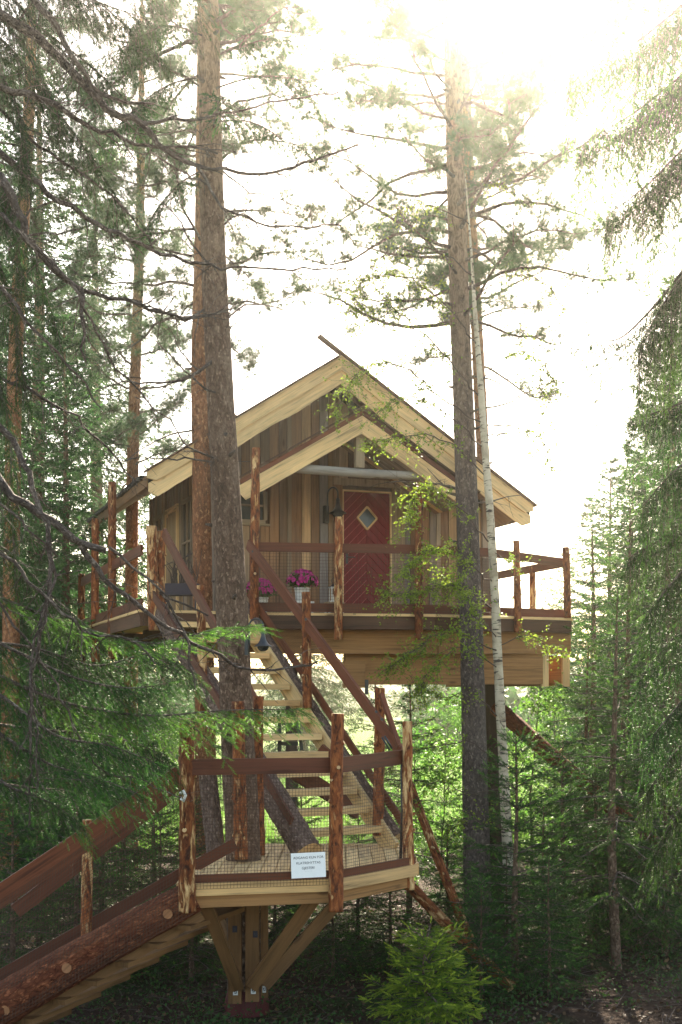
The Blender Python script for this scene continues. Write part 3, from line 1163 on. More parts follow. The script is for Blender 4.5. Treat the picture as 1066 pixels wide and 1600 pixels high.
# ---------------------------------------------------------------- landing platform
land = thing('landing_platform', 'octagonal timber landing on raking braces round a spruce trunk with netted railing', 'platform', V(-.4, 13.3, PLAT))
lp = [(-1.46, 11.92), (-.05, 12.25), (.735, 13.27), (.74, 15.0), (-1.30, 15.0), (-1.50, 13.6)]
x = -1.44
while x < .74:
    ysn = []
    for k in range(len(lp)):
        a, b_ = lp[k], lp[(k + 1) % len(lp)]
        if (a[0] - x) * (b_[0] - x) < 0:
            ysn.append(a[1] + (b_[1] - a[1]) * (x - a[0]) / (b_[0] - a[0]))
    if len(ysn) >= 2:
        ya, yb = min(ysn), max(ysn)
        MB().board(V(x, ya + .02, PLAT - .02 + R.uniform(-.002, .002)), V(x, yb, PLAT - .02), .133, .04).build('deck_board', M['new'], land)
    x += .142
le = [V(a, b_, 0) for a, b_ in lp]
for k in range(len(lp)):
    a, b_ = le[k], le[(k + 1) % len(lp)]
    d_ = (b_ - a).normalized()
    n_ = V(d_.y, -d_.x, 0)
    MB().board(a + n_ * .045 + UP * (PLAT - .058), b_ + n_ * .045 + UP * (PLAT - .058), .055, .115, mend=0).build('edge_board', M['new'], land)
    MB().board(a + d_ * .05 - n_ * .01 + UP * (PLAT - .175), b_ - d_ * .05 - n_ * .01 + UP * (PLAT - .175), .06, .118).build('rim_beam', M['beam'], land)
    if k < 3:
        MB().board(a + n_ * .025 + UP * (PLAT + .04), b_ + n_ * .025 + UP * (PLAT + .04), .03, .075).build('kickboard', M['stain'], land)
log_post('post', A(293, 1425, 11.78), A(292, 1122, 11.78), .082, .068, land, knots=6, n=14)
log_post('post', A(525, 1424, 12.06), A(528, 1115, 12.06), .070, .058, land, knots=6, n=14)
log_post('post', A(640, 1390, 13.22), A(637, 1127, 13.22), .056, .050, land, knots=5, n=14)
log_post('post', A(377, 1342, 13.35), A(372, 1096, 13.35), .075, .064, land, knots=5, n=14)
log_post('post', A(406, 1336, 13.95), A(404, 1088, 13.95), .062, .055, land, knots=5, n=14)
rA, rB, rC = A(290, 1199, 11.73), A(530, 1195.5, 12.2), A(629, 1183, 13.28)
MB().board(rA, rB, .04, .148, mend=1).build('rail', [M['stain'], M['cut']], land)
MB().board(rB + V(.01, 0.0, .0), rC, .04, .148).build('rail', M['stain'], land)
e0, e1, e2 = le[0] + UP * (PLAT - .05), le[1] + UP * (PLAT - .05), le[2] + UP * (PLAT - .05)
fo = V(0, -.085, 0)
MB().net(e0 + fo, e1 + fo, A(528, 1200, 12.17), A(293, 1204, 11.8), .031, .0036).build('netting', M['net'], land)
MB().net(e1 + fo, e2 + fo + V(.0, 0, 0), A(631, 1188, 13.23), A(530, 1200, 12.15), .031, .0036).build('netting', M['net'], land)
MB().tube([A(628, 1190, 13.35), A(629, 1270, 13.33), A(626, 1345, 13.3)], .016, 6, cap=0).build('net_cord', M['iron'], land)
gl = MB()
gl.tube([A(597, 1152, 14.1), A(609, 1172, 14.1)], .012, 6, cap=0)
gl.tube([A(601, 1150, 14.08), A(613, 1170, 14.08)], .012, 6, cap=0)
gl.build('gate_latch', M['iron'], land)
hk = MB()
hk.tube([A(282, 1240, 11.68), A(287, 1236, 11.66), A(290, 1243, 11.66), A(287, 1252, 11.68), A(283, 1248, 11.66)], .014, 6, cap=0)
hk.build('rope_clip', M['white'], land)
# supports below
SY = 13.2
for (x0, x1, yb, dy) in ((357, 378, 1567, 0.0), (384, 405, 1564, -.03), (408, 419, 1558, .12)):
    wd = (x1 - x0) / F * SY
    pt = A((x0 + x1) / 2, 1380, SY + dy)
    pt.z = PLAT - .24
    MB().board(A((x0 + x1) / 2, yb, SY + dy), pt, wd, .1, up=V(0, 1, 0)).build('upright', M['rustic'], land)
for (a, b_, wd) in ((A(322, 1412, 12.15), A(372, 1542, 13.05), .115), (A(492, 1402, 12.5), A(394, 1540, 13.08), .135), (A(522, 1416, 13.6), A(412, 1540, 13.28), .13), (A(330, 1400, 14.5), A(380, 1530, 13.9), .12)):
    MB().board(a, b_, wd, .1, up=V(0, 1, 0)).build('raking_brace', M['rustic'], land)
for (a, b_) in ((V(-1.35, 12.3, 0), V(.45, 13.1, 0)), (V(-1.35, 13.3, 0), V(.7, 13.9, 0)), (V(-1.3, 14.5, 0), V(.7, 14.7, 0))):
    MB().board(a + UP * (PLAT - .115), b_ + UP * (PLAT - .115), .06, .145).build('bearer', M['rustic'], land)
for (px_, py_, Y) in ((368, 1550, SY - .056), (396, 1548, SY - .086), (413, 1546, SY + .064), (367, 1452, SY - .056), (399, 1460, SY - .086)):
    c = A(px_, py_, Y)
    dim = py_ < 1500
    tg = MB().board(c - UP * .034, c + UP * .034, .05 if px_ != 413 else .036, .006, up=V(0, 1, 0)).build('number_tag', M['white'] if not dim else M['purple'], land)
    mk = MB()
    for (dx, dz, ww, h_) in ((-.007, .006, .012, .02), (.009, .0, .008, .032), (.0, -.014, .022, .007)):
        mk.board(c + V(dx, -.0045, dz - h_ / 2), c + V(dx, -.0045, dz + h_ / 2), ww, .003, up=V(0, 1, 0))
    mk.build('printed_mark', M['ink'], tg)

# ---------------------------------------------------------------- lower staircase
low = thing('staircase', 'lower staircase with a massive peeled log stringer dropping away to the ground', 'staircase', V(-1.5, 12.2, PLAT))
na, nb = A(303, 1400, 11.95), A(-60, 1612, 11.5)
dn = (nb - na).normalized()
end = na + dn * ((na.z - .05) / -dn.z)
mb = MB().tube([na, (na + end) / 2 + UP * .03, end], [.155, .19, .215], 16, .07, cap=1, rough=.07, seed=8)
for (px_, py_) in ((262, 1438), (111, 1499), (21, 1583)):
    t_ = (na.x - A(px_, py_, 11.7).x) / (na.x - nb.x)
    c = lerp(na, nb, t_)
    dr = (A(px_, py_, 11.5) - c)
    dr = (V(0, -1, 0) + UP * (dr.z * 1.5)).normalized()
    mb.tube([c + dr * .1, c + dr * .200], [.055, .046], 9, cap=1)
mb.build('log_stringer', [M['log'], M['knot']], low)
fa = V(na.x + .42, 13.05, na.z - .05)
fb = fa + (end - na)
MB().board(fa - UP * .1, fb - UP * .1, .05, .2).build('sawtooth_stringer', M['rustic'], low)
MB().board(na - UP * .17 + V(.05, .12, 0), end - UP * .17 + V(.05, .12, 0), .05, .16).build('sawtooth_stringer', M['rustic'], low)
n_t = 9
for i in range(n_t):
    t_ = (i + .6) / n_t
    a = lerp(na, end, t_) + V(.02, .02, -.20)
    b_ = lerp(fa, fb, t_) + V(.02, .0, -.12)
    b_.z = a.z
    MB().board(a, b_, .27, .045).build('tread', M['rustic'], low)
MB().board(A(368, 1318, 12.9), A(-40, 1547, 12.6), .035, .115).build('kick_rail', M['stain'], low)
MB().board(A(284, 1212, 12.0), A(-40, 1427, 11.6), .045, .205).build('handrail', M['stain'], low)
MB().board(A(262, 1243, 12.95), A(24, 1424, 12.65), .045, .15).build('handrail', M['stain'], low)
log_post('post', A(135, 1470, 12.72), A(137, 1281, 12.72), .057, .052, low)
q0, q1 = na + V(.03, -.19, -.12), nb + V(0, -.22, -.12)
MB().net(q0, q1, A(-40, 1435, 11.55), A(286, 1222, 11.95), .033, .0034).build('netting', M['net'], low)

# ---------------------------------------------------------------- small things
def gooseneck(name, label, base, dirx, scale, plate_h):
    """swan-neck yard lamp: plate, bent arm, bell shade and a glass bulb under it"""
    t = thing(name, label, 'wall lamp', base)
    s_ = scale
    d_ = Vector(dirx).normalized()
    n_ = UP.cross(d_)
    MB().board(base + UP * -.10 * s_, base + UP * plate_h * s_, .075 * s_, .05 * s_, up=d_).build('back_plate', M['iron'], t)
    arm = [base + d_ * .02 * s_ + UP * -.08 * s_, base + d_ * .035 * s_ + UP * .08 * s_, base + d_ * .03 * s_ + UP * .24 * s_]
    for k in range(0, 10):
        a = PI - PI * k / 9 * 1.02
        arm.append(base + d_ * (.125 + .095 * math.cos(a)) * s_ + UP * (.29 + .095 * math.sin(a)) * s_)
    arm.append(base + d_ * .22 * s_ + UP * .2 * s_)
    MB().tube(arm, .0125 * s_, 8, cap=0).build('arm', M['iron'], t)
    c = base + d_ * .22 * s_ + UP * .02 * s_
    MB().lathe(c, [(.0, .21 * s_), (.022 * s_, .21 * s_), (.024 * s_, .19 * s_), (.030 * s_, .185 * s_), (.026 * s_, .15 * s_), (.032 * s_, .12 * s_), (.045 * s_, .075 * s_), (.075 * s_, .03 * s_),
                   (.118 * s_, .002 * s_), (.122 * s_, -.006 * s_), (.08 * s_, .01 * s_), (.04 * s_, .03 * s_)], 24).build('shade', M['iron'], t)
    MB().lathe(c, [(.075 * s_, .008 * s_), (.078 * s_, -.02 * s_), (.06 * s_, -.052 * s_), (.03 * s_, -.07 * s_), (.0, -.074 * s_)], 18).build('glass_bowl', M['glass'], t)
    return t


gooseneck('yard_lamp', 'black swan-neck lamp with bell shade fixed to the spruce trunk', A(386, 1012, 13.36), (1, -.15, 0), .78, .14)
gooseneck('yard_lamp', 'black swan-neck lamp on the cabin wall beside the red door', HP(-.02, -.07, 1.66), -B + U * .55, 1.12, .14)

sign = thing('notice_sign', 'white paper notice with printed capitals propped on the landing edge', 'notice', A(482, 1372, 11.98))
sc_ = A(482, 1352, 11.98)
sx_, sz_ = .325, .235
sd_ = V(math.cos(math.radians(9)), math.sin(math.radians(9)), .03).normalized()
c0 = sc_ - sd_ * sx_ / 2
MB().board(c0, c0 + sd_ * sx_, .004, sz_, up=UP).build('sheet', M['paper'], sign)


def lettering(txt, size, centre, parent, xdir, name='lettering', extrude=.0006):
    cu = bpy.data.curves.new('txt', 'FONT')
    cu.body = txt
    cu.size = size
    cu.align_x = 'CENTER'
    cu.extrude = extrude
    tmp = bpy.data.objects.new('txt', cu)
    col.objects.link(tmp)
    me = bpy.data.meshes.new_from_object(tmp.evaluated_get(bpy.context.evaluated_depsgraph_get()))
    bpy.data.objects.remove(tmp)
    bpy.data.curves.remove(cu)
    xd = Vector(xdir).normalized()
    zd = (UP - xd * xd.z).normalized()
    nd = xd.cross(zd)
    org = ORG[parent.name]
    for vv in me.vertices:
        p = vv.co.copy()
        vv.co = centre + xd * p.x + zd * p.y + nd * p.z - org
    me.materials.clear()
    me.materials.append(M['ink'])
    o = bpy.data.objects.new(name, me)
    return link(o, parent)


fn = sd_.cross(UP).normalized()
for txt, size, dz in (('ADGANG KUN FOR', .032, .062), ('KLATREHYTTAS', .032, .012), ('GJESTER!', .032, -.036), ('– – – – – – – – – –', .010, -.058)):
    lettering(txt, size, sc_ + UP * dz + fn * .0035, sign, sd_)


def flower_pot(label, c, rad, hgt, bloom_r, seed):
    """white ribbed pot brimming with magenta blooms over dark leaves"""
    t = thing('flower_pot', label, 'flower pot', c)
    rr = random.Random(seed)
    MB().lathe(c, [(.0, 0), (rad * .82, 0), (rad * .9, hgt * .5), (rad, hgt * .93), (rad * 1.05, hgt * .94), (rad * 1.05, hgt), (rad * .93, hgt), (rad * .9, hgt * .85), (0, hgt * .84)], 20).build('pot', M['white'], t)
    lv, lt, tint = [], [], []
    fv = MB()
    for k in range(900):
        a, b_ = rr.uniform(0, 2 * PI), rr.uniform(-.25, .75)
        r_ = bloom_r * rr.uniform(.35, .92)
        p = c + UP * (hgt + bloom_r * .28) + V(math.cos(a) * math.cos(b_), math.sin(a) * math.cos(b_), math.sin(b_) * .9) * r_
        d1 = V(rr.uniform(-1, 1), rr.uniform(-1, 1), rr.uniform(-.6, .8)).normalized()
        d2 = d1.cross(V(rr.uniform(-1, 1), rr.uniform(-1, 1), 1)).normalized()
        s_ = rr.uniform(.025, .05)
        n0 = len(lv)
        lv += [p, p + d1 * s_ + d2 * s_ * .35, p + d1 * s_ * 1.7, p + d1 * s_ - d2 * s_ * .35]
        lt += [(n0, n0 + 1, n0 + 2), (n0, n0 + 2, n0 + 3)]
        tint += [rr.random()] * 4
    tri_mesh('leaves', np.array([tuple(p) for p in lv]), np.array(lt), M['pot_leaf'], t, np.array(tint))
    for k in range(120):
        a, b_ = rr.uniform(0, 2 * PI), rr.uniform(-.12, 1.5)
        dr = V(math.cos(a) * math.cos(b_), math.sin(a) * math.cos(b_), math.sin(b_) * .82)
        p = c + UP * (hgt + bloom_r * .33) + dr * bloom_r * rr.uniform(.84, 1.0)
        x_ = dr.cross(V(.3, .2, .9)).normalized()
        y_ = dr.cross(x_)
        ps = rr.uniform(.028, .043)
        for q_ in range(6):
            an = q_ * PI / 3 + rr.random()
            e_ = (x_ * math.cos(an) + y_ * math.sin(an))
            f_ = dr.cross(e_)
            b0 = len(fv.v)
            fv.v += [p, p + e_ * ps * .7 + f_ * ps * .45 + dr * .010, p + e_ * ps * 1.1 + dr * .004 * rr.uniform(-1, 2), p + e_ * ps * .7 - f_ * ps * .45 + dr * .010]
            fv.face((b0, b0 + 1, b0 + 2, b0 + 3), [(0, 0), (0, .1), (.1, .1), (.1, 0)])
    fv.build('blossoms', M['flower'], t)
    return t


def stool(label, c, wd, hgt, mat_top):
    t = thing('stool', label, 'stool', c)
    for sx in (-1, 1):
        for sy in (-1, 1):
            p = c + U * sx * wd * .42 + B * sy * wd * .34
            MB().board(p, p + UP * (hgt - .03), .03, .03, up=V(0, 1, 0)).build('leg', M['white'], t)
    MB().board(c - U * wd / 2 + UP * (hgt - .014), c + U * wd / 2 + UP * (hgt - .014), wd * .8, .028).build('seat', mat_top, t)
    ap = MB()
    ap.board(c - U * wd * .4 - B * wd * .33 + UP * (hgt - .06), c + U * wd * .4 - B * wd * .33 + UP * (hgt - .06), .018, .05)
    ap.build('apron', M['white'], t)
    return t


fd = -1.15
p1 = HP(-.72, -1.0, .0)
stool('white wooden stool under the larger flower pot on the deck', p1, .30, .24, M['white'])
flower_pot('white pot of magenta flowers raised on a stool left of the door', p1 + UP * .242, .115, .2, .24, 3)
p2 = HP(-1.36, -1.0, .0)
flower_pot('white ribbed pot of magenta flowers low behind the tall railing post', p2 + UP * .005, .115, .28, .24, 5)
p3 = HP(-.20, -.95, .0)
stool('white wooden stool carrying the lantern beside the red door', p3, .25, .25, M['slab'])
lc = p3 + UP * .252
lt_ = thing('lantern', 'white candle lantern with ring handle on a stool beside the door', 'lantern', lc)
lb = MB()
for sx in (-1, 1):
    for sy in (-1, 1):
        p = lc + U * sx * .055 + B * sy * .055
        lb.board(p, p + UP * .21, .014, .014, up=V(0, 1, 0))
lb.board(lc - U * .065 + UP * .008, lc + U * .065 + UP * .008, .13, .016)
lb.board(lc - U * .068 + UP * .218, lc + U * .068 + UP * .218, .136, .016)
lb.build('lantern_frame', M['white'], lt_)
MB().lathe(lc, [(.07, .227), (.035, .262), (.018, .275), (.0, .276)], 12).build('lantern_cap', M['iron'], lt_)
rg = [lc + UP * .315 + U * math.cos(a * PI / 6) * .04 + UP * math.sin(a * PI / 6) * .045 for a in range(13)]
MB().tube(rg, .005, 5).build('ring_handle', M['iron'], lt_)
MB().lathe(lc, [(.0, .017), (.033, .017), (.033, .11), (.0, .112)], 12).build('candle', M['candle'], lt_)

pc = A(283, 963, 17.95)
pc.z = DECK
pl_ = thing('planter_box', 'dark planter box with bare twigs beside the side wall window', 'planter', pc)
bx = MB()
for sx, sy in ((0, -1), (0, 1)):
    bx.board(pc + B * .0 + V(-.26, sy * .12, .34), pc + V(.26, sy * .12, .34), .03, .16)
for sx in (-1, 1):
    bx.board(pc + V(sx * .25, -.1, .34), pc + V(sx * .25, .1, .34), .03, .15)
bx.board(pc + V(-.24, 0, .275), pc + V(.24, 0, .275), .2, .02)
bx.build('box', M['purple'], pl_)
for sx in (-1, 1):
    for sy in (-1, 1):
        MB().board(pc + V(sx * .22, sy * .09, 0), pc + V(sx * .22, sy * .09, .262), .035, .035, up=V(0, 1, 0)).build('leg', M['purple'], pl_)
tw = MB()
for k in range(34):
    p = pc + V(R.uniform(-.2, .2), R.uniform(-.08, .08), .29)
    tw.tube([p, p + V(R.uniform(-.06, .06), R.uniform(-.05, .05), R.uniform(.2, .3)), p + V(R.uniform(-.13, .13), R.uniform(-.1, .1), R.uniform(.35, .62))], [.008, .006, .003], 4)
tw.build('twigs', M['blackbark'], pl_)

# ---------------------------------------------------------------- vegetation tools
def unit(a):
    return a / (np.linalg.norm(a, axis=-1, keepdims=True) + 1e-9)


def shoot_template(n, length, width, spread, flat=1.0):
    """needles set round a shoot that runs from 0 to 1 along z"""
    vs, ts = [], []
    for i in range(n):
        z = (i + .3) / n
        a = i * 2.39996
        rad = np.array([math.cos(a), math.sin(a) * flat, 0])
        rad /= np.linalg.norm(rad)
        tan = np.array([-rad[1], rad[0], 0])
        sp = spread * (1.0 if i < n - 2 else .45)
        d = rad * math.sin(sp) + np.array([0, 0, math.cos(sp)])
        p = np.array([0, 0, z])
        b = len(vs)
        vs += [p - tan * width / 2, p + tan * width / 2, p + d * length]
        ts.append((b, b + 1, b + 2))
    return np.array(vs), np.array(ts)


def tuft_template(n, width):
    vs, ts = [], []
    for i in range(n):
        a = i * 2.39996
        c = 1 - 1.15 * (i + .5) / n
        s_ = math.sqrt(max(0, 1 - c * c))
        d = np.array([s_ * math.cos(a), s_ * math.sin(a), c])
        tan = unit(np.cross(d, [.3, .2, .9]))
        b = len(vs)
        vs += [-tan * width / 2, tan * width / 2, d]
        ts.append((b, b + 1, b + 2))
    return np.array(vs), np.array(ts)


def leaf_template():
    return (np.array([[0, 0, 0], [.36, .08, .42], [0, 0, 1.0], [-.36, .08, .42]]), np.array([[0, 1, 2], [0, 2, 3]]))


T_NEAR = shoot_template(20, .28, .055, .85)
T_MID = shoot_template(13, .34, .10, .85)
T_FAR = shoot_template(8, .5, .2, .85)
T_BUSH = shoot_template(22, .26, .08, .75)
T_TUFT = tuft_template(24, .045)
T_LEAF = leaf_template()


class Shoots:
    """gathers positions, directions, lengths and tints of shoots or leaves; one mesh in the end"""

    def __init__(self):
        self.p, self.d, self.l, self.t = [], [], [], []

    def add(self, p, d, l, t):
        self.p.append(np.atleast_2d(np.asarray(p, float)))
        self.d.append(np.atleast_2d(np.asarray(d, float)))
        self.l.append(np.atleast_1d(np.asarray(l, float)))
        self.t.append(np.atleast_1d(np.asarray(t, float)))

    def mesh(self, name, tpl, mat, parent, kind=None):
        P, D = np.concatenate(self.p), unit(np.concatenate(self.d))
        L, T = np.concatenate(self.l), np.concatenate(self.t)
        N = len(P)
        X = unit(np.cross(D, unit(G.normal(size=(N, 3)))))
        Y = np.cross(D, X)
        tv, tt = tpl
        k = len(tv)
        W = (P[:, None, :] + L[:, None, None] * (tv[None, :, 0, None] * X[:, None, :] + tv[None, :, 1, None] * Y[:, None, :] + tv[None, :, 2, None] * D[:, None, :]))
        Tr = tt[None] + (np.arange(N) * k)[:, None, None]
        return tri_mesh(name, W.reshape(-1, 3), Tr.reshape(-1, 3), mat, parent, np.repeat(T, k), kind)


def wander(p, d, L, n, bend, sag=0.0):
    """a crooked line of n segments"""
    pts = [Vector(p)]
    d = Vector(d).normalized()
    for i in range(n):
        d = (d + V(R.gauss(0, bend), R.gauss(0, bend), R.gauss(0, bend) - sag)).normalized()
        pts.append(pts[-1] + d * (L / n))
    return pts


def needle_spray(sh, wood, path, r0, width, hang, fresh, step=.055, sl=.085, dens=.05, start=.15, up=UP, tipfresh=1.0, prof=None):
    """live bough: side twigs both ways along the path, shoots along every twig"""
    pts, par = spline(path, step)
    if wood is not None:
        wood.tube(pts, [max(.003, r0 * (1 - .85 * t)) for t in par], 6)
    n = len(pts)
    for i in range(n):
        t = par[i]
        if t < start:
            continue
        tg = (pts[min(i + 1, n - 1)] - pts[max(i - 1, 0)]).normalized()
        lat = tg.cross(up)
        if lat.length < .05:
            lat = V(1, 0, 0)
        lat.normalize()
        pr = prof(t) if prof else min(1.0, (1 - t) * 1.9 + .18) * min(1.0, .35 + (t - start) * 2.5)
        for sgn in (-1, 1):
            L = width * pr * R.uniform(.35, 1.25)
            if L < .03:
                continue
            d = tg * R.uniform(.5, .9) + lat * sgn * R.uniform(.6, 1.0) + UP * (R.uniform(-.15, .2) - hang * R.uniform(.4, 1.3))
            d.normalize()
            m = max(2, int(L / dens))
            dv = np.array(d)
            us = (np.arange(m) + R.random()) / m
            P = np.array(pts[i]) + dv * (us * L)[:, None] + np.array([0, 0, -1.0]) * (hang * .45 * L * us ** 2)[:, None]
            Dd = dv + np.array([0, 0, -1.0]) * (hang * .9 * us)[:, None]
            side = unit(np.cross(dv, np.array([.02, .01, 1.0])))
            alt = np.where(np.arange(m) % 2 == 0, 1.0, -1.0)
            Dd = unit(Dd) + side * (alt * .65)[:, None] + G.normal(0, .22, (m, 3))
            Dd[-1] = dv + np.array([0, 0, -1.0]) * hang * .8
            ln = sl * G.uniform(.65, 1.25, m)
            tn = np.clip(fresh * (.15 + .85 * us ** 2) * G.uniform(.3, 1.2, m) * (0.4 + .6 * t * tipfresh), 0, 1)
            sh.add(P, Dd, ln, tn)
            if wood is not None and L > .16:
                e = P[-1]
                wood.tube([pts[i], Vector(P[m // 2]), Vector(e)], [.003, .0022, .0014], 3)
    sh.add(np.array(pts[-1]), np.array(pts[-1] - pts[-2]), sl * 1.2, fresh)


def dead_branch(wood, path, r0, r1=.004, twigs=10, tl=.5, step=.12, rough=.08, droop=.15, lvl=1):
    pts, par = spline(path, step)
    # small kinks
    for i in range(1, len(pts) - 1):
        pts[i] = pts[i] + V(R.gauss(0, .012), R.gauss(0, .012), R.gauss(0, .012))
    wood.tube(pts, [lerp(r0, r1, t ** .8) for t in par], 7, rough=rough, fr=8)
    for k in range(twigs):
        i = R.randrange(int(len(pts) * .15), len(pts) - 1)
        tg = (pts[i + 1] - pts[i]).normalized()
        d = tg * R.uniform(.3, 1.0) + V(R.gauss(0, .6), R.gauss(0, .6), R.gauss(-droop, .6))
        L = tl * R.uniform(.25, 1.0)
        q = wander(pts[i], d, L, 5, .16, .04)
        rr = min(.006, lerp(r0, r1, par[i]) * .5)
        wood.tube(q, [rr, rr * .8, rr * .65, rr * .5, .0022, .0015], 4)
        if lvl and R.random() < .6:
            q2 = wander(q[2], V(R.gauss(0, 1), R.gauss(0, 1), R.gauss(-.3, .7)), L * .5, 3, .2)
            wood.tube(q2, [.003, .0024, .0018, .0012], 3)


def tree_root(name, label, base, cat='tree', group=None):
    return thing(name, label, cat, base, group)


def px_path(lst):
    """list of (x pixel, y pixel, distance)"""
    return [A(*q) for q in lst]


def stubs(t, pts, rad, n, mats, lo=.05, hi=.16):
    for k in range(n):
        i = R.randrange(1, len(pts) - 1)
        f = R.random()
        c = lerp(pts[i], pts[i + 1], f)
        rr = lerp(rad[i], rad[i + 1], f)
        a = R.uniform(0, 2 * PI)
        d = V(math.cos(a), math.sin(a), R.uniform(-.1, .4)).normalized()
        L = R.uniform(lo, hi)
        MB().tube([c + d * rr * .75, c + d * (rr + L * .5), c + d * (rr + L)], [.028, .018, .012], 7, cap=0).build('branch_stub', mats, t)


def pine_branch(sh, wood, p, d, L, r, tufts, bend=.2, rise=.02, ts=.10):
    pts = wander(p, d, L, 8, bend, -rise)
    wood.tube(pts, [lerp(r, .004, i / 8) for i in range(9)], 6)
    for k in range(tufts):
        i = R.randrange(3, 9)
        q = wander(pts[i], V(R.gauss(0, .8), R.gauss(0, .8), R.gauss(.25, .5)) + (pts[-1] - pts[0]).normalized() * .6, R.uniform(.12, .42) * min(1.0, L), 3, .25, -.05)
        wood.tube(q, [.005, .004, .003, .002], 3)
        m = R.randrange(4, 8)
        base = np.array(q[-1])
        P = base + (np.array(q[-2]) - base) * G.uniform(0, 2.2, (m, 1)) + G.normal(0, .045, (m, 3))
        D = np.array(q[-1] - q[-2])[None] / .1 + G.normal(0, .9, (m, 3)) + np.array([0, 0, .5])
        sh.add(P, D, ts * G.uniform(.75, 1.3, m), G.uniform(0, 1, m))


def pine_tree(name, label, path, rad, bark_m, crown_y, nb, blen, tufts, dead=6, seg=14, step=.25, stub=8, dirs=None, capz=None):
    """path lists (x pixel, y pixel, distance) from the ground upwards"""
    pts = px_path(path)
    pts[0].z = -.15
    t = tree_root(name, label, V(pts[0].x, pts[0].y, 0))
    MB().tube(pts, rad, seg, step, cap=0, rough=.045, fr=3.0, seed=R.random() * 20).build('trunk', M[bark_m], t)
    cp, par = spline(pts, .2)
    cr = radii_at(par, rad)
    stubs(t, cp[8:], cr[8:], stub, M['dead_bark'])
    wood, sh = MB(), Shoots()
    z0, z1 = crown_y
    for k in range(nb):
        z = lerp(z0, z1, (k + R.random()) / nb)
        i = min(range(len(cp)), key=lambda j: abs(cp[j].z - z))
        a = k * 2.4 + R.random()
        if dirs:
            a = R.choice(dirs) + R.gauss(0, .5)
        f = (z - z0) / (z1 - z0)
        L = blen * R.uniform(.6, 1.1) * (1.0 - .25 * f)
        pine_branch(sh, wood, cp[i], V(math.cos(a), math.sin(a), R.uniform(-.1, .35)), L, .010 + .008 * L, int(tufts * 2.1))
    wood.build('limbs', M['dead_bark'], t, label=None)
    sh.mesh('crown', T_TUFT, M['pine_needle'], t)
    for k in range(dead):
        z = R.uniform(max(z0 - 4.2, 4.5), z0 + .3)
        i = min(range(len(cp)), key=lambda j: abs(cp[j].z - z))
        a = R.uniform(0, 2 * PI)
        dv = V(math.cos(a), math.sin(a) * .6, R.uniform(-.15, .2))
        L = R.uniform(.5, 1.5)
        b = MB()
        dead_branch(b, wander(cp[i], dv, L, 4, .12, .03), .018, .004, 7, .4)
        b.build('dead_branch', M['dead_bark'], t)
    return t, cp, cr


# ---------------------------------------------------------------- the trunks round the cabin
spr, scp, scr = pine_tree('spruce_tree', 'big flaky barked trunk rising through the landing in front of the cabin',
                          [(386, 1600, 13.6), (380, 1330, 13.6), (371, 1150, 13.62), (362, 950, 13.65), (352, 750, 13.7), (338, 500, 13.8), (331, 300, 13.9), (327, 100, 14.0), (323, -60, 14.05), (318, -330, 14.2)],
                          [.205, .185, .178, .168, .155, .14, .128, .122, .115, .09], 'spruce_bark', (10.4, 13.0), 26, 1.8, 16, dead=0, seg=20, step=.12, stub=16)
for path, r in (([(332, 290, 13.9), (290, 272, 13.4), (240, 240, 13.2), (190, 235, 13.0)], .018),
                ([(336, 470, 13.8), (290, 500, 13.6), (235, 480, 13.5), (200, 500, 13.3)], .016),
                ([(341, 555, 13.7), (300, 590, 13.5), (250, 600, 13.4), (190, 595, 13.2), (150, 612, 13.0)], .022),
                ([(345, 618, 13.7), (310, 600, 13.4), (255, 545, 13.3), (215, 520, 13.1)], .015),
                ([(349, 718, 13.7), (300, 700, 13.4), (262, 655, 13.2), (210, 620, 13.0)], .015),
                ([(350, 723, 13.65), (290, 718, 13.5), (225, 716, 13.3), (170, 722, 13.1)], .013),
                ([(339, 420, 13.8), (300, 385, 13.5), (270, 330, 13.4), (220, 300, 13.3)], .016),
                ([(345, 505, 13.75), (385, 480, 13.8), (425, 478, 13.9), (450, 485, 14.0)], .013),
                ([(338, 360, 13.8), (375, 335, 14.0), (410, 350, 14.2), (470, 340, 14.3)], .013),
                ([(343, 560, 13.7), (365, 510, 13.9), (380, 495, 13.9)], .015),
                ([(336, 255, 13.9), (390, 300, 14.0), (440, 310, 14.2), (480, 330, 14.3)], .012),
                ([(332, 180, 13.9), (400, 150, 14.2), (450, 150, 14.4), (520, 165, 14.6)], .018),
                ([(329, 90, 14.0), (385, 60, 14.2), (430, 20, 14.4), (490, 0, 14.5)], .018)):
    b = MB()
    dead_branch(b, px_path(path), r, .004, 12, .45, .1)
    b.build('dead_branch', M['dead_bark'], spr)
fh = Shoots()
wd_ = MB()
for path in ([(329, 90, 14.0), (385, 70, 14.1), (430, 60, 14.2), (500, 75, 14.2)], [(330, 140, 13.9), (400, 120, 13.9), (470, 125, 14.0), (530, 150, 14.0)], [(332, 190, 13.9), (390, 190, 13.7), (440, 215, 13.6), (490, 240, 13.6)],
             [(330, 120, 14), (270, 130, 13.7), (210, 170, 13.4), (160, 230, 13.2)], [(333, 260, 14), (290, 280, 13.8), (250, 320, 13.6), (215, 380, 13.4)], [(329, 60, 14), (260, 40, 13.6), (200, 70, 13.4), (120, 110, 13.2)], [(330, 215, 13.9), (345, 150, 13.6), (350, 190, 13.4)]):
    needle_spray(fh, wd_, px_path(path), .012, .42, .9, .5, .04, .085, .04)
wd_.build('live_limbs', M['dead_bark'], spr)
fh.mesh('hanging_sprays', T_MID, M['needle'], spr)
MB().lathe(V(scp[0].x, 13.58, .0), [(.0, .32), (.10, .3), (.2, .22), (.235, .1), (.24, -.1)], 14).build('red_collar', M['red_foot'], spr)

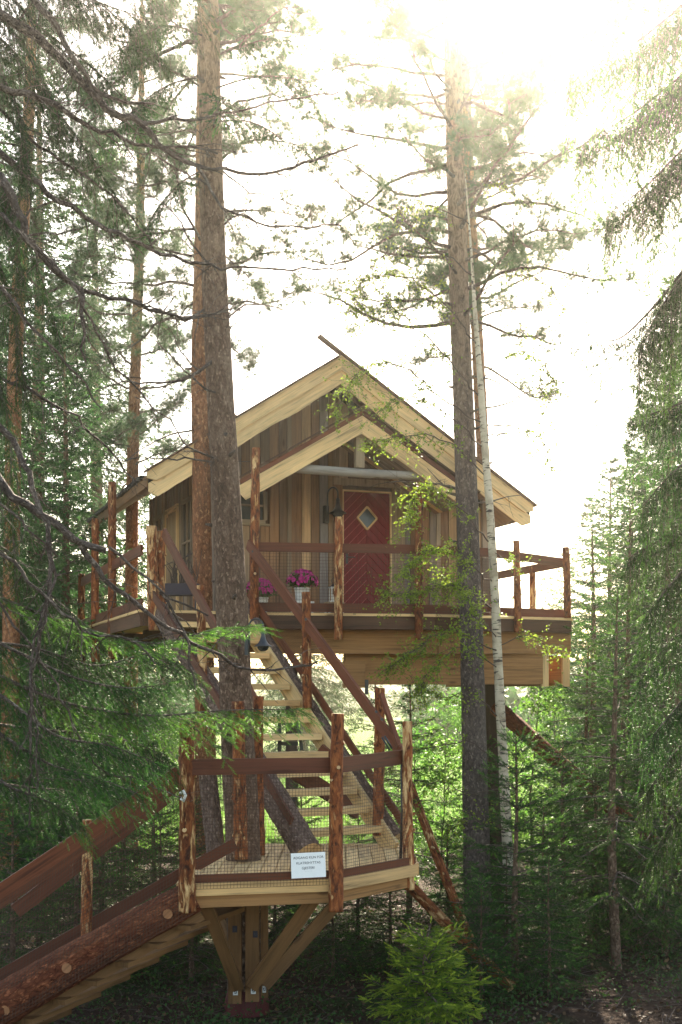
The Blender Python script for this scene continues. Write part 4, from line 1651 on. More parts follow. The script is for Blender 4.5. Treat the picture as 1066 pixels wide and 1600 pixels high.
pine_tree('pine_tree', 'orange barked pine trunk hidden half behind the big flaky trunk',
          [(325, 1420, 18.6), (320, 1100, 18.6), (317, 950, 18.6), (314, 700, 18.7), (313, 560, 18.8), (316, 400, 19), (318, 200, 19.1), (320, 0, 19.3), (322, -160, 19.4)],
          [.165, .15, .145, .135, .13, .12, .11, .10, .08], 'pine_bark', (8.6, 14.8), 34, 2.0, 16, dead=7)
rp, rcp, rcr = pine_tree('pine_tree', 'thick grey pine trunk passing through the deck edge right of the door',
                         [(748, 1460, 17.75), (741, 1150, 17.75), (737, 1000, 17.75), (727, 700, 17.85), (719, 500, 17.95), (713, 300, 18.05), (708, 100, 18.15), (705, -60, 18.2), (703, -160, 18.3)],
                         [.20, .17, .162, .148, .138, .13, .125, .12, .09], 'grey_bark', (8.5, 13.4), 60, 2.9, 15, dead=8, seg=18, step=.15, stub=14)
pine_tree('pine_tree', 'slender pale pine trunk standing just behind the birch',
          [(776, 1420, 22.4), (770, 1150, 22.4), (764, 900, 22.4), (752, 650, 22.4), (742, 450, 22.4), (734, 300, 22.5), (728, 100, 22.6), (725, -60, 22.7)],
          [.14, .125, .12, .11, .10, .09, .075, .05], 'pine_bark', (9.0, 13.9), 30, 2.2, 13, dead=6)
pine_tree('pine_tree', 'thin orange pine standing beyond the left end of the deck',
          [(203, 1420, 23.5), (205, 960, 23.5), (208, 700, 23.5), (215, 480, 23.6), (219, 340, 23.7), (221, 150, 23.8), (222, 0, 24)],
          [.16, .12, .11, .095, .085, .06, .03], 'pine_bark', (7.0, 15.8), 46, 1.9, 18, dead=5)
pine_tree('pine_tree', 'orange pine trunk in the dark spruces at the far left',
          [(14, 1400, 20), (18, 900, 20), (24, 560, 20), (36, 350, 20.1), (46, 150, 20.2), (52, -40, 20.3)],
          [.16, .13, .115, .10, .09, .06], 'pine_bark', (9.5, 14.6), 30, 1.8, 14, dead=4)

# ---------------------------------------------------------------- birch in front of the deck
bpth = [(801, 1490, 16.5), (795, 1370, 16.5), (787, 1200, 16.5), (779, 1050, 16.5), (773, 920, 16.5), (766, 800, 16.52), (758, 700, 16.55), (751, 600, 16.6), (742, 480, 16.7), (737, 400, 16.8), (731, 320, 16.9), (727, 270, 17.0)]
bp = px_path(bpth)
bp[0].z = -.1
birch = tree_root('birch_tree', 'slim white birch with fresh leaves standing before the right of the deck', V(bp[0].x, bp[0].y, 0))
MB().tube(bp, [.078, .070, .064, .060, .056, .052, .047, .040, .028, .018, .010, .004], 12, .12, cap=0, rough=.07, fr=3).build('trunk', M['birch'], birch)
bw, bl = MB(), Shoots()


def leafy_twig(sh, wood, p, d, L, n, ls=.034, r=.0035, bend=.2, sag=.06):
    pts = wander(p, d, L, 5, bend, sag)
    if wood is not None:
        wood.tube(pts, [r, r * .8, r * .6, r * .5, r * .4, r * .3], 3)
    for k in range(n):
        i = R.randrange(0, 5)
        q = lerp(pts[i], pts[i + 1], R.random())
        sh.add(np.array(q) + G.normal(0, .012, 3), np.array((R.gauss(0, 1), R.gauss(0, 1), R.gauss(-.5, .6))), ls * R.uniform(.6, 1.25), R.random())


def birch_branch(path, r0, ntw, tl, nl):
    pts, par = spline(path, .1)
    for i in range(1, len(pts)):
        pts[i] = pts[i] + V(R.gauss(0, .015), R.gauss(0, .015), R.gauss(0, .015))
    bw.tube(pts, [lerp(r0, .003, t) for t in par], 5)
    for k in range(int(ntw * 2.3)):
        f = R.random() ** .7
        i = min(int((.25 + .75 * f) * (len(pts) - 1)), len(pts) - 2)
        tg = (pts[i + 1] - pts[i]).normalized()
        leafy_twig(bl, bw, pts[i], tg * .7 + V(R.gauss(0, .7), R.gauss(0, .7), R.gauss(-.15, .5)), tl * R.uniform(.5, 1.5), int(nl * 2.0))


for path, r, ntw, tl, nl in (
        ([(753, 660, 16.55), (700, 630, 16.4), (620, 570, 16.2), (560, 585, 16.1), (520, 650, 16.0)], .012, 38, .34, 7),
        ([(756, 700, 16.55), (690, 640, 16.3), (640, 620, 16.2), (590, 640, 16.1)], .010, 24, .3, 6),
        ([(750, 620, 16.6), (680, 540, 16.5), (610, 480, 16.5), (545, 490, 16.5)], .012, 40, .45, 6),
        ([(760, 750, 16.55), (700, 690, 16.3), (630, 680, 16.1), (570, 700, 16.0)], .010, 26, .3, 6),
        ([(768, 850, 16.5), (710, 790, 16.3), (660, 760, 16.1), (632, 830, 16.0)], .011, 34, .32, 7),
        ([(772, 915, 16.5), (720, 870, 16.2), (670, 860, 16.0), (630, 900, 15.9)], .010, 46, .34, 8),
        ([(774, 955, 16.5), (710, 915, 16.2), (650, 925, 16.0), (592, 930, 15.9)], .011, 46, .34, 8),
        ([(778, 1020, 16.5), (710, 985, 16.2), (655, 1010, 16.0), (605, 1045, 15.9)], .011, 44, .34, 8),
        ([(779, 1045, 16.5), (725, 1010, 16.1), (690, 1030, 15.9), (650, 1085, 15.8)], .009, 34, .3, 7),
        ([(776, 1000, 16.5), (740, 950, 16.1), (700, 900, 15.9)], .009, 30, .3, 7),
        ([(783, 1120, 16.5), (735, 1080, 16.2), (690, 1090, 16.1), (640, 1060, 16.0)], .009, 16, .26, 5),
        ([(777, 1010, 16.5), (820, 990, 16.4), (850, 1010, 16.3), (880, 1015, 16.3)], .008, 18, .25, 5),
        ([(749, 600, 16.6), (790, 560, 16.6), (840, 560, 16.7), (870, 600, 16.7)], .010, 26, .4, 5),
        ([(757, 690, 16.55), (810, 670, 16.6), (850, 690, 16.6), (862, 740, 16.6)], .009, 22, .35, 5),
        ([(746, 540, 16.65), (690, 470, 16.6), (620, 430, 16.6), (560, 440, 16.6)], .011, 36, .45, 6),
        ([(740, 470, 16.7), (790, 430, 16.8), (850, 440, 16.9), (885, 490, 16.9)], .010, 26, .42, 5),
        ([(738, 430, 16.75), (680, 390, 16.7), (600, 400, 16.7), (550, 470, 16.7)], .010, 28, .42, 6),
        ([(733, 350, 16.8), (670, 320, 16.8), (600, 340, 16.8)], .009, 18, .4, 5),
        ([(731, 320, 16.85), (780, 290, 16.9), (830, 330, 16.9)], .008, 16, .4, 5),
        ([(744, 520, 16.65), (800, 500, 16.6), (830, 540, 16.5), (850, 650, 16.4)], .008, 20, .34, 5),
        ([(769, 860, 16.5), (800, 880, 16.3), (830, 870, 16.2)], .006, 8, .2, 4),
        ([(787, 1200, 16.5), (730, 1160, 16.2), (640, 1180, 16.0), (590, 1215, 15.9)], .010, 20, .3, 4),
        ([(789, 1230, 16.5), (730, 1240, 16.3), (680, 1220, 16.2), (620, 1290, 16.1)], .009, 20, .3, 4),
        ([(792, 1300, 16.5), (740, 1270, 16.3), (690, 1310, 16.2)], .008, 14, .28, 4)):
    birch_branch(px_path(path), r, ntw, tl, nl)
bw.build('limbs', M['blackbark'], birch)
bl.mesh('foliage', T_LEAF, M['leaf'], birch)

# ---------------------------------------------------------------- spruce at the left edge, partly out of the frame
lt0 = A(-95, 1085, 9.6)
lsp = tree_root('spruce_tree', 'old spruce at the left edge reaching bare limbs and drooping boughs across the stairs', V(lt0.x, 9.6, 0))
MB().tube([V(lt0.x, 9.6, 1.0), V(lt0.x + .02, 9.6, 4), V(lt0.x - .02, 9.6, 7.5), V(lt0.x, 9.65, 10.5), V(lt0.x + .03, 9.7, 13)], [.26, .23, .18, .12, .04], 16, .2, rough=.05).build('trunk', M['spruce_bark'], lsp)
TX = -95
DB = [
    ([(TX, -40, 9.6), (-20, 10, 9.7), (60, 62, 9.8), (110, 110, 9.9), (170, 168, 10.0), (222, 192, 10.1), (250, 225, 10.1), (290, 252, 10.2), (320, 262, 10.3), (430, 268, 10.5), (560, 226, 10.8)], .040, .006, 30),
    ([(215, 190, 10.1), (270, 190, 10.2), (330, 180, 10.3), (420, 160, 10.5), (530, 143, 10.7)], .014, .004, 14),
    ([(310, 262, 10.25), (350, 320, 10.3), (420, 352, 10.5), (533, 352, 10.8)], .012, .004, 12),
    ([(TX, 110, 9.6), (0, 135, 9.7), (60, 155, 9.8), (110, 178, 9.9), (160, 200, 10.0), (230, 229, 10.2), (300, 231, 10.4), (340, 240, 10.5)], .026, .005, 20),
    ([(TX, -90, 9.6), (20, -30, 9.6), (75, 25, 9.6), (115, 90, 9.7), (140, 135, 9.8), (195, 160, 9.9), (240, 162, 10.0)], .030, .006, 20),
    ([(TX, 200, 9.6), (0, 238, 9.8), (60, 290, 9.9), (150, 345, 10.1), (220, 382, 10.2), (310, 412, 10.4), (420, 420, 10.6), (540, 420, 10.8)], .026, .004, 26),
    ([(TX, 210, 9.5), (0, 280, 9.5), (25, 330, 9.5), (55, 385, 9.6), (100, 430, 9.7), (130, 452, 9.8), (200, 472, 9.9), (290, 497, 10.1), (362, 482, 10.3)], .036, .005, 34),
    ([(122, 448, 9.75), (126, 490, 9.75), (132, 520, 9.72), (134, 565, 9.7)], .020, .005, 5),
    ([(TX, 290, 9.5), (0, 340, 9.4), (60, 390, 9.4), (110, 440, 9.4), (150, 520, 9.5), (185, 575, 9.6), (240, 640, 9.8)], .016, .004, 18),
    ([(TX, 400, 9.5), (0, 450, 9.4), (40, 500, 9.4), (90, 550, 9.5), (130, 600, 9.6), (160, 640, 9.7)], .014, .004, 14),
    ([(TX, 640, 9.4), (0, 752, 9.2), (60, 802, 9.2), (130, 850, 9.3), (165, 860, 9.3)], .030, .016, 4),
    ([(125, 848, 9.3), (150, 890, 9.4), (195, 930, 9.5), (235, 958, 9.6), (300, 1000, 9.8), (370, 1040, 10.1), (430, 1046, 10.3), (495, 1034, 10.5)], .021, .005, 16),
    ([(TX, 780, 9.2), (0, 862, 9.1), (60, 922, 9.1), (130, 985, 9.2), (190, 998, 9.3), (215, 1004, 9.35), (242, 1037, 9.4)], .014, .004, 8),
    ([(TX, 560, 9.3), (0, 668, 9.2), (40, 720, 9.2), (62, 800, 9.2), (78, 860, 9.2), (72, 950, 9.2), (50, 1050, 9.2), (48, 1160, 9.2), (46, 1290, 9.2)], .024, .006, 22),
    ([(78, 850, 9.2), (85, 900, 9.2), (60, 980, 9.15), (45, 1040, 9.1), (55, 1120, 9.1), (60, 1230, 9.1)], .012, .004, 16),
    ([(170, 855, 9.3), (230, 905, 9.4), (290, 945, 9.5), (325, 962, 9.6)], .010, .004, 3),
    ([(250, 925, 9.5), (285, 985, 9.6), (295, 1030, 9.6), (305, 1075, 9.65)], .010, .004, 3),
    ([(TX, 720, 9.1), (0, 785, 9.0), (45, 830, 9.0), (90, 870, 9.1)], .012, .004, 8),
    ([(TX, 560, 9.9), (20, 600, 10.0), (100, 640, 10.2), (170, 700, 10.4), (215, 760, 10.5)], .014, .004, 14),
    ([(TX, 60, 9.9), (40, 210, 10.2), (110, 260, 10.4), (190, 320, 10.6), (250, 400, 10.8)], .013, .004, 16),
    ([(TX, 860, 9.3), (10, 960, 9.4), (70, 1040, 9.5), (150, 1190, 9.7), (225, 1222, 9.9), (285, 1245, 10.1)], .010, .003, 10),
]
for path, r0, r1, tw_ in DB:
    b = MB()
    dead_branch(b, px_path(path), r0 * 1.2, r1 * 1.5, int(tw_ * 1.5), .5, .09, .12)
    b.build('dead_bough', M['dead_bark'], lsp)
LB_ = [
    # path, r0, width, hang, fresh
    ([(TX, 900, 9.7), (40, 950, 9.9), (140, 985, 10.2), (240, 1005, 10.5), (330, 985, 10.8), (392, 978, 11.0)], .018, .38, .25, 3.0),
    ([(TX, 960, 9.7), (30, 1020, 9.8), (120, 1060, 10.0), (200, 1075, 10.2), (262, 1068, 10.4)], .018, .5, .55, .7),
    ([(TX, 1010, 9.7), (40, 1075, 9.9), (130, 1105, 10.1), (240, 1118, 10.3), (350, 1110, 10.6), (466, 1108, 10.9)], .020, .48, .5, 3.0),
    ([(TX, 1020, 9.4), (20, 1100, 9.4), (90, 1150, 9.5), (170, 1165, 9.7), (240, 1190, 9.8)], .018, .5, .6, .9),
    ([(TX, 1080, 9.3), (20, 1160, 9.2), (80, 1195, 9.3), (150, 1215, 9.4), (215, 1240, 9.5)], .016, .42, .6, .9),
    ([(TX, 1150, 9.3), (0, 1220, 9.2), (40, 1240, 9.2), (80, 1255, 9.3), (125, 1285, 9.4)], .016, .36, .6, .7),
    ([(TX, 1000, 10.0), (40, 1010, 10.4), (150, 1040, 10.8), (240, 1020, 11.2), (300, 1050, 11.5)], .016, .5, .7, .5),
    ([(TX, 1120, 9.8), (60, 1140, 10.2), (170, 1150, 10.6), (260, 1180, 10.9)], .016, .5, .9, .6),
    ([(TX, 1210, 9.9), (40, 1230, 10.1), (100, 1235, 10.4), (150, 1250, 10.6)], .014, .36, .6, .5),
    ([(TX, 820, 9.8), (10, 860, 10.0), (80, 930, 10.2), (150, 990, 10.4)], .016, .5, .9, .4),
    ([(TX, 330, 9.8), (-20, 380, 9.9), (20, 480, 10.0), (40, 620, 10.0)], .016, .4, 1.0, .25),
    ([(TX, 470, 9.8), (-30, 520, 9.9), (10, 640, 10.0), (30, 780, 10.0)], .016, .4, 1.0, .25),
    ([(TX, 650, 9.8), (-20, 700, 9.9), (15, 800, 10.0), (40, 930, 10.0)], .016, .4, 1.0, .25),
    ([(TX, 250, 9.9), (0, 300, 10.2), (60, 420, 10.4), (100, 560, 10.5)], .014, .35, 1.0, .25),
    ([(TX, -110, 9.8), (20, -60, 10.0), (120, -10, 10.3), (230, 30, 10.6)], .018, .55, 1.0, .3),
    ([(TX, -60, 9.8), (0, -20, 10.0), (60, 40, 10.2), (150, 110, 10.5), (230, 190, 10.7)], .018, .55, 1.0, .3),
    ([(TX, 0, 9.9), (0, 60, 10.2), (60, 130, 10.4), (130, 230, 10.6), (190, 320, 10.8)], .016, .5, 1.0, .3),
    ([(TX, 40, 9.7), (-30, 80, 9.8), (25, 160, 9.9), (45, 270, 9.9)], .016, .45, 1.0, .2),
    ([(TX, -30, 9.8), (-10, 20, 10.0), (50, 90, 10.2), (95, 190, 10.3)], .016, .5, 1.0, .2),
    ([(TX, 170, 9.8), (-30, 220, 9.9), (20, 330, 10.0), (35, 450, 10.0)], .016, .45, 1.0, .2),
    ([(TX, -120, 9.9), (40, -70, 10.3), (150, 0, 10.7), (250, 90, 11.0)], .016, .5, 1.0, .25),
    ([(TX, -150, 9.7), (60, -110, 10.0), (200, -60, 10.4), (310, -10, 10.8)], .018, .6, 1.0, .3),
]
for path, r0, wdt, hng, fr_ in LB_:
    b, sh = MB(), Shoots()
    needle_spray(sh, b, px_path(path), r0, wdt, hng, fr_, .042, .088, .040, .08, prof=lambda t: min(1.0, (1 - t) * 2.2 + .42) * min(1.0, .35 + t * 2.5))
    bo = b.build('bough', M['dead_bark'], lsp)
    sh.mesh('needles', T_NEAR, M['needle'], bo)

# ---------------------------------------------------------------- spruce at the right edge with curtains of hanging twigs
rt0 = A(1165, 1085, 12.6)
rsp = tree_root('spruce_tree', 'tall drooping spruce at the right edge with curtains of hanging twigs', V(rt0.x, 12.6, 0))
MB().tube([V(rt0.x, 12.6, -.1), V(rt0.x, 12.6, 4), V(rt0.x, 12.6, 9), V(rt0.x + .05, 12.6, 15)], [.28, .23, .17, .03], 14, .25, rough=.05).build('trunk', M['spruce_bark'], rsp)
RX = 1165
for path, r0, wdt, hng, fr_ in [  # upper boughs get a raised tint that paints in the pale light veil
    ([(RX, 320, 12.6), (1110, 370, 12.6), (1066, 425, 12.6), (1010, 492, 12.6), (965, 530, 12.6), (925, 528, 12.6)], .024, .62, 2.6, 1.3),
    ([(RX, 300, 12.5), (1090, 400, 12.2), (1040, 470, 12.1), (1000, 540, 12.1)], .022, .6, 2.6, 1.3),
    ([(RX, 560, 12.6), (1100, 610, 12.5), (1040, 640, 12.4), (985, 655, 12.4)], .022, .6, 2.2, .8),
    ([(RX, 640, 12.5), (1100, 700, 12.3), (1050, 740, 12.2), (1005, 790, 12.2)], .022, .55, 2.2, .8),
    ([(RX, 720, 12.6), (1110, 770, 12.5), (1050, 830, 12.4), (985, 870, 12.3)], .022, .6, 2.0, .5),
    ([(RX, 800, 12.5), (1110, 850, 12.3), (1060, 900, 12.2), (1010, 960, 12.1)], .022, .55, 2.0, .5),
    ([(RX, 900, 12.6), (1110, 940, 12.5), (1050, 1000, 12.4), (1000, 1060, 12.3)], .022, .6, 2.0, .5),
    ([(RX, 980, 12.5), (1110, 1040, 12.2), (1070, 1090, 12.0), (1020, 1150, 11.9)], .022, .55, 1.6, .5),
    ([(RX, 1080, 12.6), (1110, 1120, 12.4), (1060, 1170, 12.2), (1010, 1240, 12.1)], .020, .5, 1.5, .8),
    ([(RX, 1180, 12.6), (1110, 1220, 12.4), (1060, 1270, 12.2), (1020, 1340, 12.1)], .020, .5, 1.4, .8),
    ([(RX, 40, 12.6), (1110, 80, 12.6), (1050, 130, 12.7), (985, 180, 12.8), (905, 225, 12.9)], .022, .55, 2.4, 1.3),
    ([(RX, -60, 12.6), (1100, -20, 12.5), (1040, 30, 12.5), (980, 75, 12.6), (890, 120, 12.7)], .022, .55, 2.4, 1.3),
    ([(RX, 140, 12.6), (1110, 190, 12.5), (1060, 240, 12.5), (1010, 290, 12.5), (950, 335, 12.5)], .022, .5, 2.4, 1.3),
    ([(RX, -140, 12.6), (1100, -130, 12.6), (1000, -80, 12.8), (930, -20, 13.0), (850, 30, 13.1)], .022, .55, 2.2, 1.3),
    ([(RX, 420, 12.7), (1100, 500, 13.0), (1050, 560, 13.2)], .02, .5, 2.4, 1.3),
]:
    b, sh = MB(), Shoots()
    if path[-1][1] < 340:
        needle_spray(sh, b, [q + V(.03, .12, -.04) for q in px_path(path)], .006, wdt * 1.15, hng, fr_, .026, .09, .034, .03, prof=lambda t: min(1, 1.5 - t))
    needle_spray(sh, b, px_path(path), r0, wdt, hng, fr_, .03, .085, .036, .03, prof=lambda t: min(1, 1.5 - t))
    bo = b.build('bough', M['dead_bark'], rsp)
    sh.mesh('needles', T_MID, M['needle'], bo)


# ---------------------------------------------------------------- spruces grown from seed
def grow_spruce(name, label, h, rad, whorl, per, tpl, mat, fresh, z0=.25, hang=.25, sl=.09, dens=.06, step=.07, tw=.3, bark_m='spruce_bark', cat='tree', r0=None, droop=.1, gap=0.0, shape=.8, jit=(.65, 1.12)):
    global G
    R.seed(int(h * 1000) + 7)
    G = np.random.default_rng(int(h * 1000) + 7)
    t = tree_root(name, label, V(0, 0, 0), cat)
    r0 = r0 or h * .012 + .012
    MB().tube([V(0, 0, -.15), V(R.gauss(0, .02), R.gauss(0, .02), h * .35), V(R.gauss(0, .03), R.gauss(0, .03), h * .7), V(0, 0, h)], [r0, r0 * .75, r0 * .4, .006], 9, .3, rough=.06).build('trunk', M[bark_m], t)
    b, sh = MB(), Shoots()
    z = z0
    k = 0
    while z < h - .08:
        f = (z - z0) / (h - z0)
        Lr = rad * (1 - f) ** shape * (.75 + .25 * min(1, f * 8)) + .08
        for j in range(per):
            if R.random() < gap:
                continue
            a = k * 1.1 + j * 2 * PI / per + R.gauss(0, .25)
            L = Lr * R.uniform(*jit)
            d = V(math.cos(a), math.sin(a), 0)
            el = lerp(-.25, .75, f ** 1.3) - droop
            p = V(0, 0, z + R.uniform(-.05, .05))
            path = [p, p + d * L * .4 + UP * L * .4 * el, p + d * L * .75 + UP * L * (.75 * el - .05), p + d * L + UP * L * (el * .95 + .03)]
            needle_spray(sh, b, path, .004 + .008 * L, tw * (.35 + .65 * (1 - f)), hang * (1 - f * .7), fresh, step, sl, dens, .1)
        z += whorl * R.uniform(.7, 1.3) * (1 - .35 * f)
        k += 1
    # leader shoot
    for i in range(int(.35 / .05)):
        zz = h - .35 + i * .05
        a = i * 2.4
        sh.add((0, 0, zz), (math.cos(a) * .5, math.sin(a) * .5, 1), sl * .9, fresh)
    b.build('limbs', M['dead_bark'], t)
    sh.mesh('needles', tpl, M[mat], t)
    return t


def place(t, px, Y, rz=0.0, s=1.0, label=None, group=None, first=False):
    x = (px - CX) / F * Y
    loc = (x, Y, ground_h(x, Y) - .02)
    if first:
        t.location = loc
        t.rotation_euler = (0, 0, rz)
        t.scale = (s, s, s)
        if group:
            t['group'] = group
        return t
    return dup(t, loc, rz, s, label, group)


bush = grow_spruce('young_spruce', 'low bright green spruce bush beside the foot of the landing', 1.10, .70, .125, 7, T_BUSH, 'fresh', 1.5, .03, .22, .075, .03, .038, .30, droop=.05, shape=.6, jit=(.5, 1.15))
place(bush, 668, 12.2, .6, 1.0, first=True)
ys1 = grow_spruce('young_spruce', 'young spruce with sparse upper limbs growing in front of the white birch', 2.9, 1.05, .24, 6, T_MID, 'needle', .8, .1, .3, .085, .055, .07, .34, droop=-.08)
place(ys1, 806, 14.6, .3, 1.0, first=True)
ys2 = grow_spruce('young_spruce', 'taller thin young spruce between the birch and the drooping spruce', 4.6, 1.15, .34, 6, T_MID, 'needle', .6, .9, .35, .09, .06, .08, .36, droop=.0, gap=.15)
place(ys2, 965, 15.4, 1.0, 1.0, first=True)
SG = 'young spruces under the cabin'
for (px, Y, src, s, lab) in (
        (640, 19.5, ys2, .80, 'young spruce just right of the landing behind the leaning pale log'),
        (585, 23, ys2, .9, 'young spruce seen under the deck left of the leaning pale log'),
        (700, 16.4, ys1, .62, 'short dark spruce behind the bright bush'),
        (880, 17.2, ys1, .95, 'bushy young spruce below the sloping brown log'),
        (1040, 16.6, ys1, 1.1, 'dark bushy spruce at the right edge near the ground'),
        (920, 20.5, ys2, .95, 'slim young spruce behind the sloping brown log'),
        (1010, 21, ys2, 1.15, 'tall young spruce in shade left of the drooping spruce'),
        (560, 17.5, ys1, .62, 'small spruce in the dark beneath the landing'),
        (470, 18.5, ys1, .7, 'small spruce in the dark behind the landing braces'),
        (250, 15.8, ys1, .66, 'dark young spruce under the lower handrail beside the landing'),
        (120, 15.2, ys1, .9, 'dark young spruce behind the lower staircase'),
        (20, 14.2, ys1, .8, 'dark young spruce at the lower left corner'),
        (190, 18.5, ys2, .72, 'thin young spruce in the dark beyond the lower staircase'),
        (70, 18.0, ys2, .9, 'taller young spruce in the dark at the left'),
        (300, 15.2, ys1, .75, 'dark spruce right under the gate rail behind the red log'),
        (160, 16.6, ys1, 1.0, 'broad dark spruce behind the lower handrail post'),
        (60, 16.4, ys1, 1.05, 'broad dark spruce in the shade at the far left'),
        (240, 17.5, ys1, .95, 'broad dark spruce behind the near left landing post'),
        (430, 16.2, ys1, .55, 'little dark spruce just right of the landing uprights'),
        (520, 15.4, ys1, .5, 'little dark spruce below the front landing post'),
        (610, 15.6, ys1, .55, 'little dark spruce left of the bright bush'),
        (740, 18.6, ys1, .7, 'dark spruce at the foot of the thick grey trunk'),
        (850, 15.6, ys1, .7, 'low dark spruce right of the sparse young spruce'),
        (792, 15.3, ys1, .52, 'low dense spruce hiding the foot of the birch'),
        (752, 13.9, ys1, .48, 'low dense spruce right of the bright bush'),
        (858, 14.1, ys1, .52, 'low dense spruce at the right foot of the sparse young spruce'),
        (985, 19.0, ys2, 1.35, 'taller layered spruce just left of the drooping spruce'),
        (1045, 18.2, ys2, 1.5, 'layered spruce filling the right edge below the curtains'),
        (925, 22.5, ys2, 1.35, 'layered spruce right of the corner of the deck'),
        (1000, 17.2, ys1, 1.05, 'bushy dark spruce low on the right behind the thin young one'),
        (930, 17.6, ys1, .9, 'bushy dark spruce where the sloping log comes down'),
        (1070, 20.0, ys2, 1.7, 'layered spruce cut by the right edge'),
        (-40, 16.0, ys2, .9, 'young spruce cut by the left edge of the view'),
        (320, 20, ys2, .62, 'young spruce behind the main trunk below the deck'),
        (760, 20.5, ys1, .9, 'young spruce behind the thick grey trunk')):
    place(src, px, Y, R.uniform(0, 6), s, lab, SG)

# tall spruces behind and beside the cabin
tall = grow_spruce('tall_spruce', 'tall dense spruce rising behind the drooping boughs at the left edge', 17.0, 2.5, .42, 6, T_FAR, 'needle_far', .6, 1.2, .8, .17, .10, .12, .66, droop=.18, r0=.24)
place(tall, 60, 26, .5, 1.0, first=True, group='tall spruces round the clearing')
tall2 = grow_spruce('tall_spruce', 'pale tall spruce standing in light beyond the right end of the deck', 12.0, 2.2, .42, 6, T_FAR, 'needle_far', .9, .8, .6, .15, .09, .11, .6, droop=.05, r0=.15, gap=.12)
place(tall2, 955, 30, .5, .74, first=True, group='tall spruces round the clearing')
TG = 'tall spruces round the clearing'
for (px, Y, src, s, lab) in (
        (-60, 21, tall, .95, 'tall spruce cut by the left edge of the view'),
        (150, 31, tall, 1.0, 'tall spruce behind the thin orange pine on the left'),
        (-10, 36, tall, 1.1, 'farther tall spruce at the left between two nearer ones'),
        (255, 42, tall2, 1.0, 'distant spruce seen left of the flaky trunk'),
        (100, 22, tall2, .82, 'spruce with light tips behind the bare left limbs'),
        (1050, 24, tall, .66, 'tall spruce behind the drooping one on the right'),
        (1010, 38, tall2, 1.0, 'distant spruce between the pale one and the right edge'),
        (990, 25, tall2, .66, 'pale layered spruce close behind the tall shaded one at the right'),
        (925, 34, tall2, .72, 'hazy spruce standing right of the deck railing corner'),
        (1040, 32, tall2, 1.05, 'hazy tall spruce over the right shoulder of the drooping one'),
        (1120, 30, tall, .95, 'tall spruce cut by the right edge of the view'),
        (475, 60, tall2, 1.35, 'distant spruce whose top shows above the left roof slope'),
        (885, 55, tall2, .8, 'far pale spruce over the right deck rail')):
    place(src, px, Y, R.uniform(0, 6), s, lab, TG)


# ---------------------------------------------------------------- broadleaf saplings in the light under and behind the deck
def grow_sapling(name, label, h, spread, nb, ntw, nl, ls, cat='tree'):
    t = tree_root(name, label, V(0, 0, 0), cat)
    pts = wander(V(0, 0, -.1), V(0, 0, 1), h, 8, .06)
    b, sh = MB(), Shoots()
    MB().tube(pts, [.028 * h / 4, .026 * h / 4, .022 * h / 4, .018 * h / 4, .014 * h / 4, .011, .008, .005, .003], 6).build('trunk', M['blackbark'], t)
    for k in range(nb):
        f = R.uniform(.12, .97)
        i = min(int(f * 8), 7)
        p = lerp(pts[i], pts[i + 1], f * 8 - i)
        a = R.uniform(0, 2 * PI)
        L = spread * (1.15 - f * .8) * R.uniform(.5, 1.1)
        q = wander(p, V(math.cos(a), math.sin(a), R.uniform(.1, .9)), L, 5, .15)
        b.tube(q, [.008, .007, .005, .004, .003, .002], 4)
        for j in range(ntw):
            ii = R.randrange(1, 6)
            leafy_twig(sh, None, q[ii], (q[ii] - q[ii - 1]).normalized() + V(R.gauss(0, .8), R.gauss(0, .8), R.gauss(.1, .5)), R.uniform(.15, .4), nl, ls)
    b.build('limbs', M['blackbark'], t)
    sh.mesh('foliage', T_LEAF, M['bushleaf'], t)
    return t


sp1 = grow_sapling('sapling', 'broadleaf sapling lit from behind beneath the right end of the deck', 4.2, 1.0, 46, 7, 7, .065)
place(sp1, 830, 23.5, 0, 1.0, first=True, group='broadleaf saplings behind the cabin')
sp2 = grow_sapling('sapling', 'bushy broadleaf sapling beside the thick grey trunk', 2.8, 1.1, 52, 7, 8, .06)
place(sp2, 690, 22, 0, 1.0, first=True, group='broadleaf saplings behind the cabin')
BG = 'broadleaf saplings behind the cabin'
for (px, Y, src, s, lab) in (
        (870, 27, sp1, 1.0, 'thin sapling left of the slim young spruce'),
        (905, 31, sp1, 1.25, 'sapling whose top shows through the right deck railing'),
        (800, 29, sp2, 1.1, 'bushy sapling between the birch and the sloping log'),
        (745, 30, sp1, .85, 'sapling in the gap behind the thick grey trunk'),
        (650, 28, sp2, 1.0, 'bushy sapling under the middle of the deck'),
        (620, 33, sp2, .9, 'farther bushy sapling left of the middle of the deck'),
        (560, 38, sp2, .7, 'small bushy sapling by the bright meadow'),
        (940, 36, sp2, 1.4, 'broad bushy sapling at the right edge of the meadow'),
        (860, 40, sp2, 1.3, 'far bushy sapling in haze right of the birch'),
        (700, 42, sp2, 1.3, 'far bushy sapling in haze behind the grey trunk'),
        (990, 28, sp1, 1.1, 'sapling in front of the distant right spruces'),
        (180, 30, sp2, 1.1, 'bushy sapling seen through the drooping left boughs'),
        (100, 34, sp2, 1.3, 'farther bushy sapling behind the drooping left boughs'),
        (270, 36, sp2, 1.0, 'bushy sapling left of the flaky trunk in haze'),
        (780, 24.5, sp2, .95, 'bushy sapling just behind the white birch')):
    place(src, px, Y, R.uniform(0, 6), s, lab, BG)

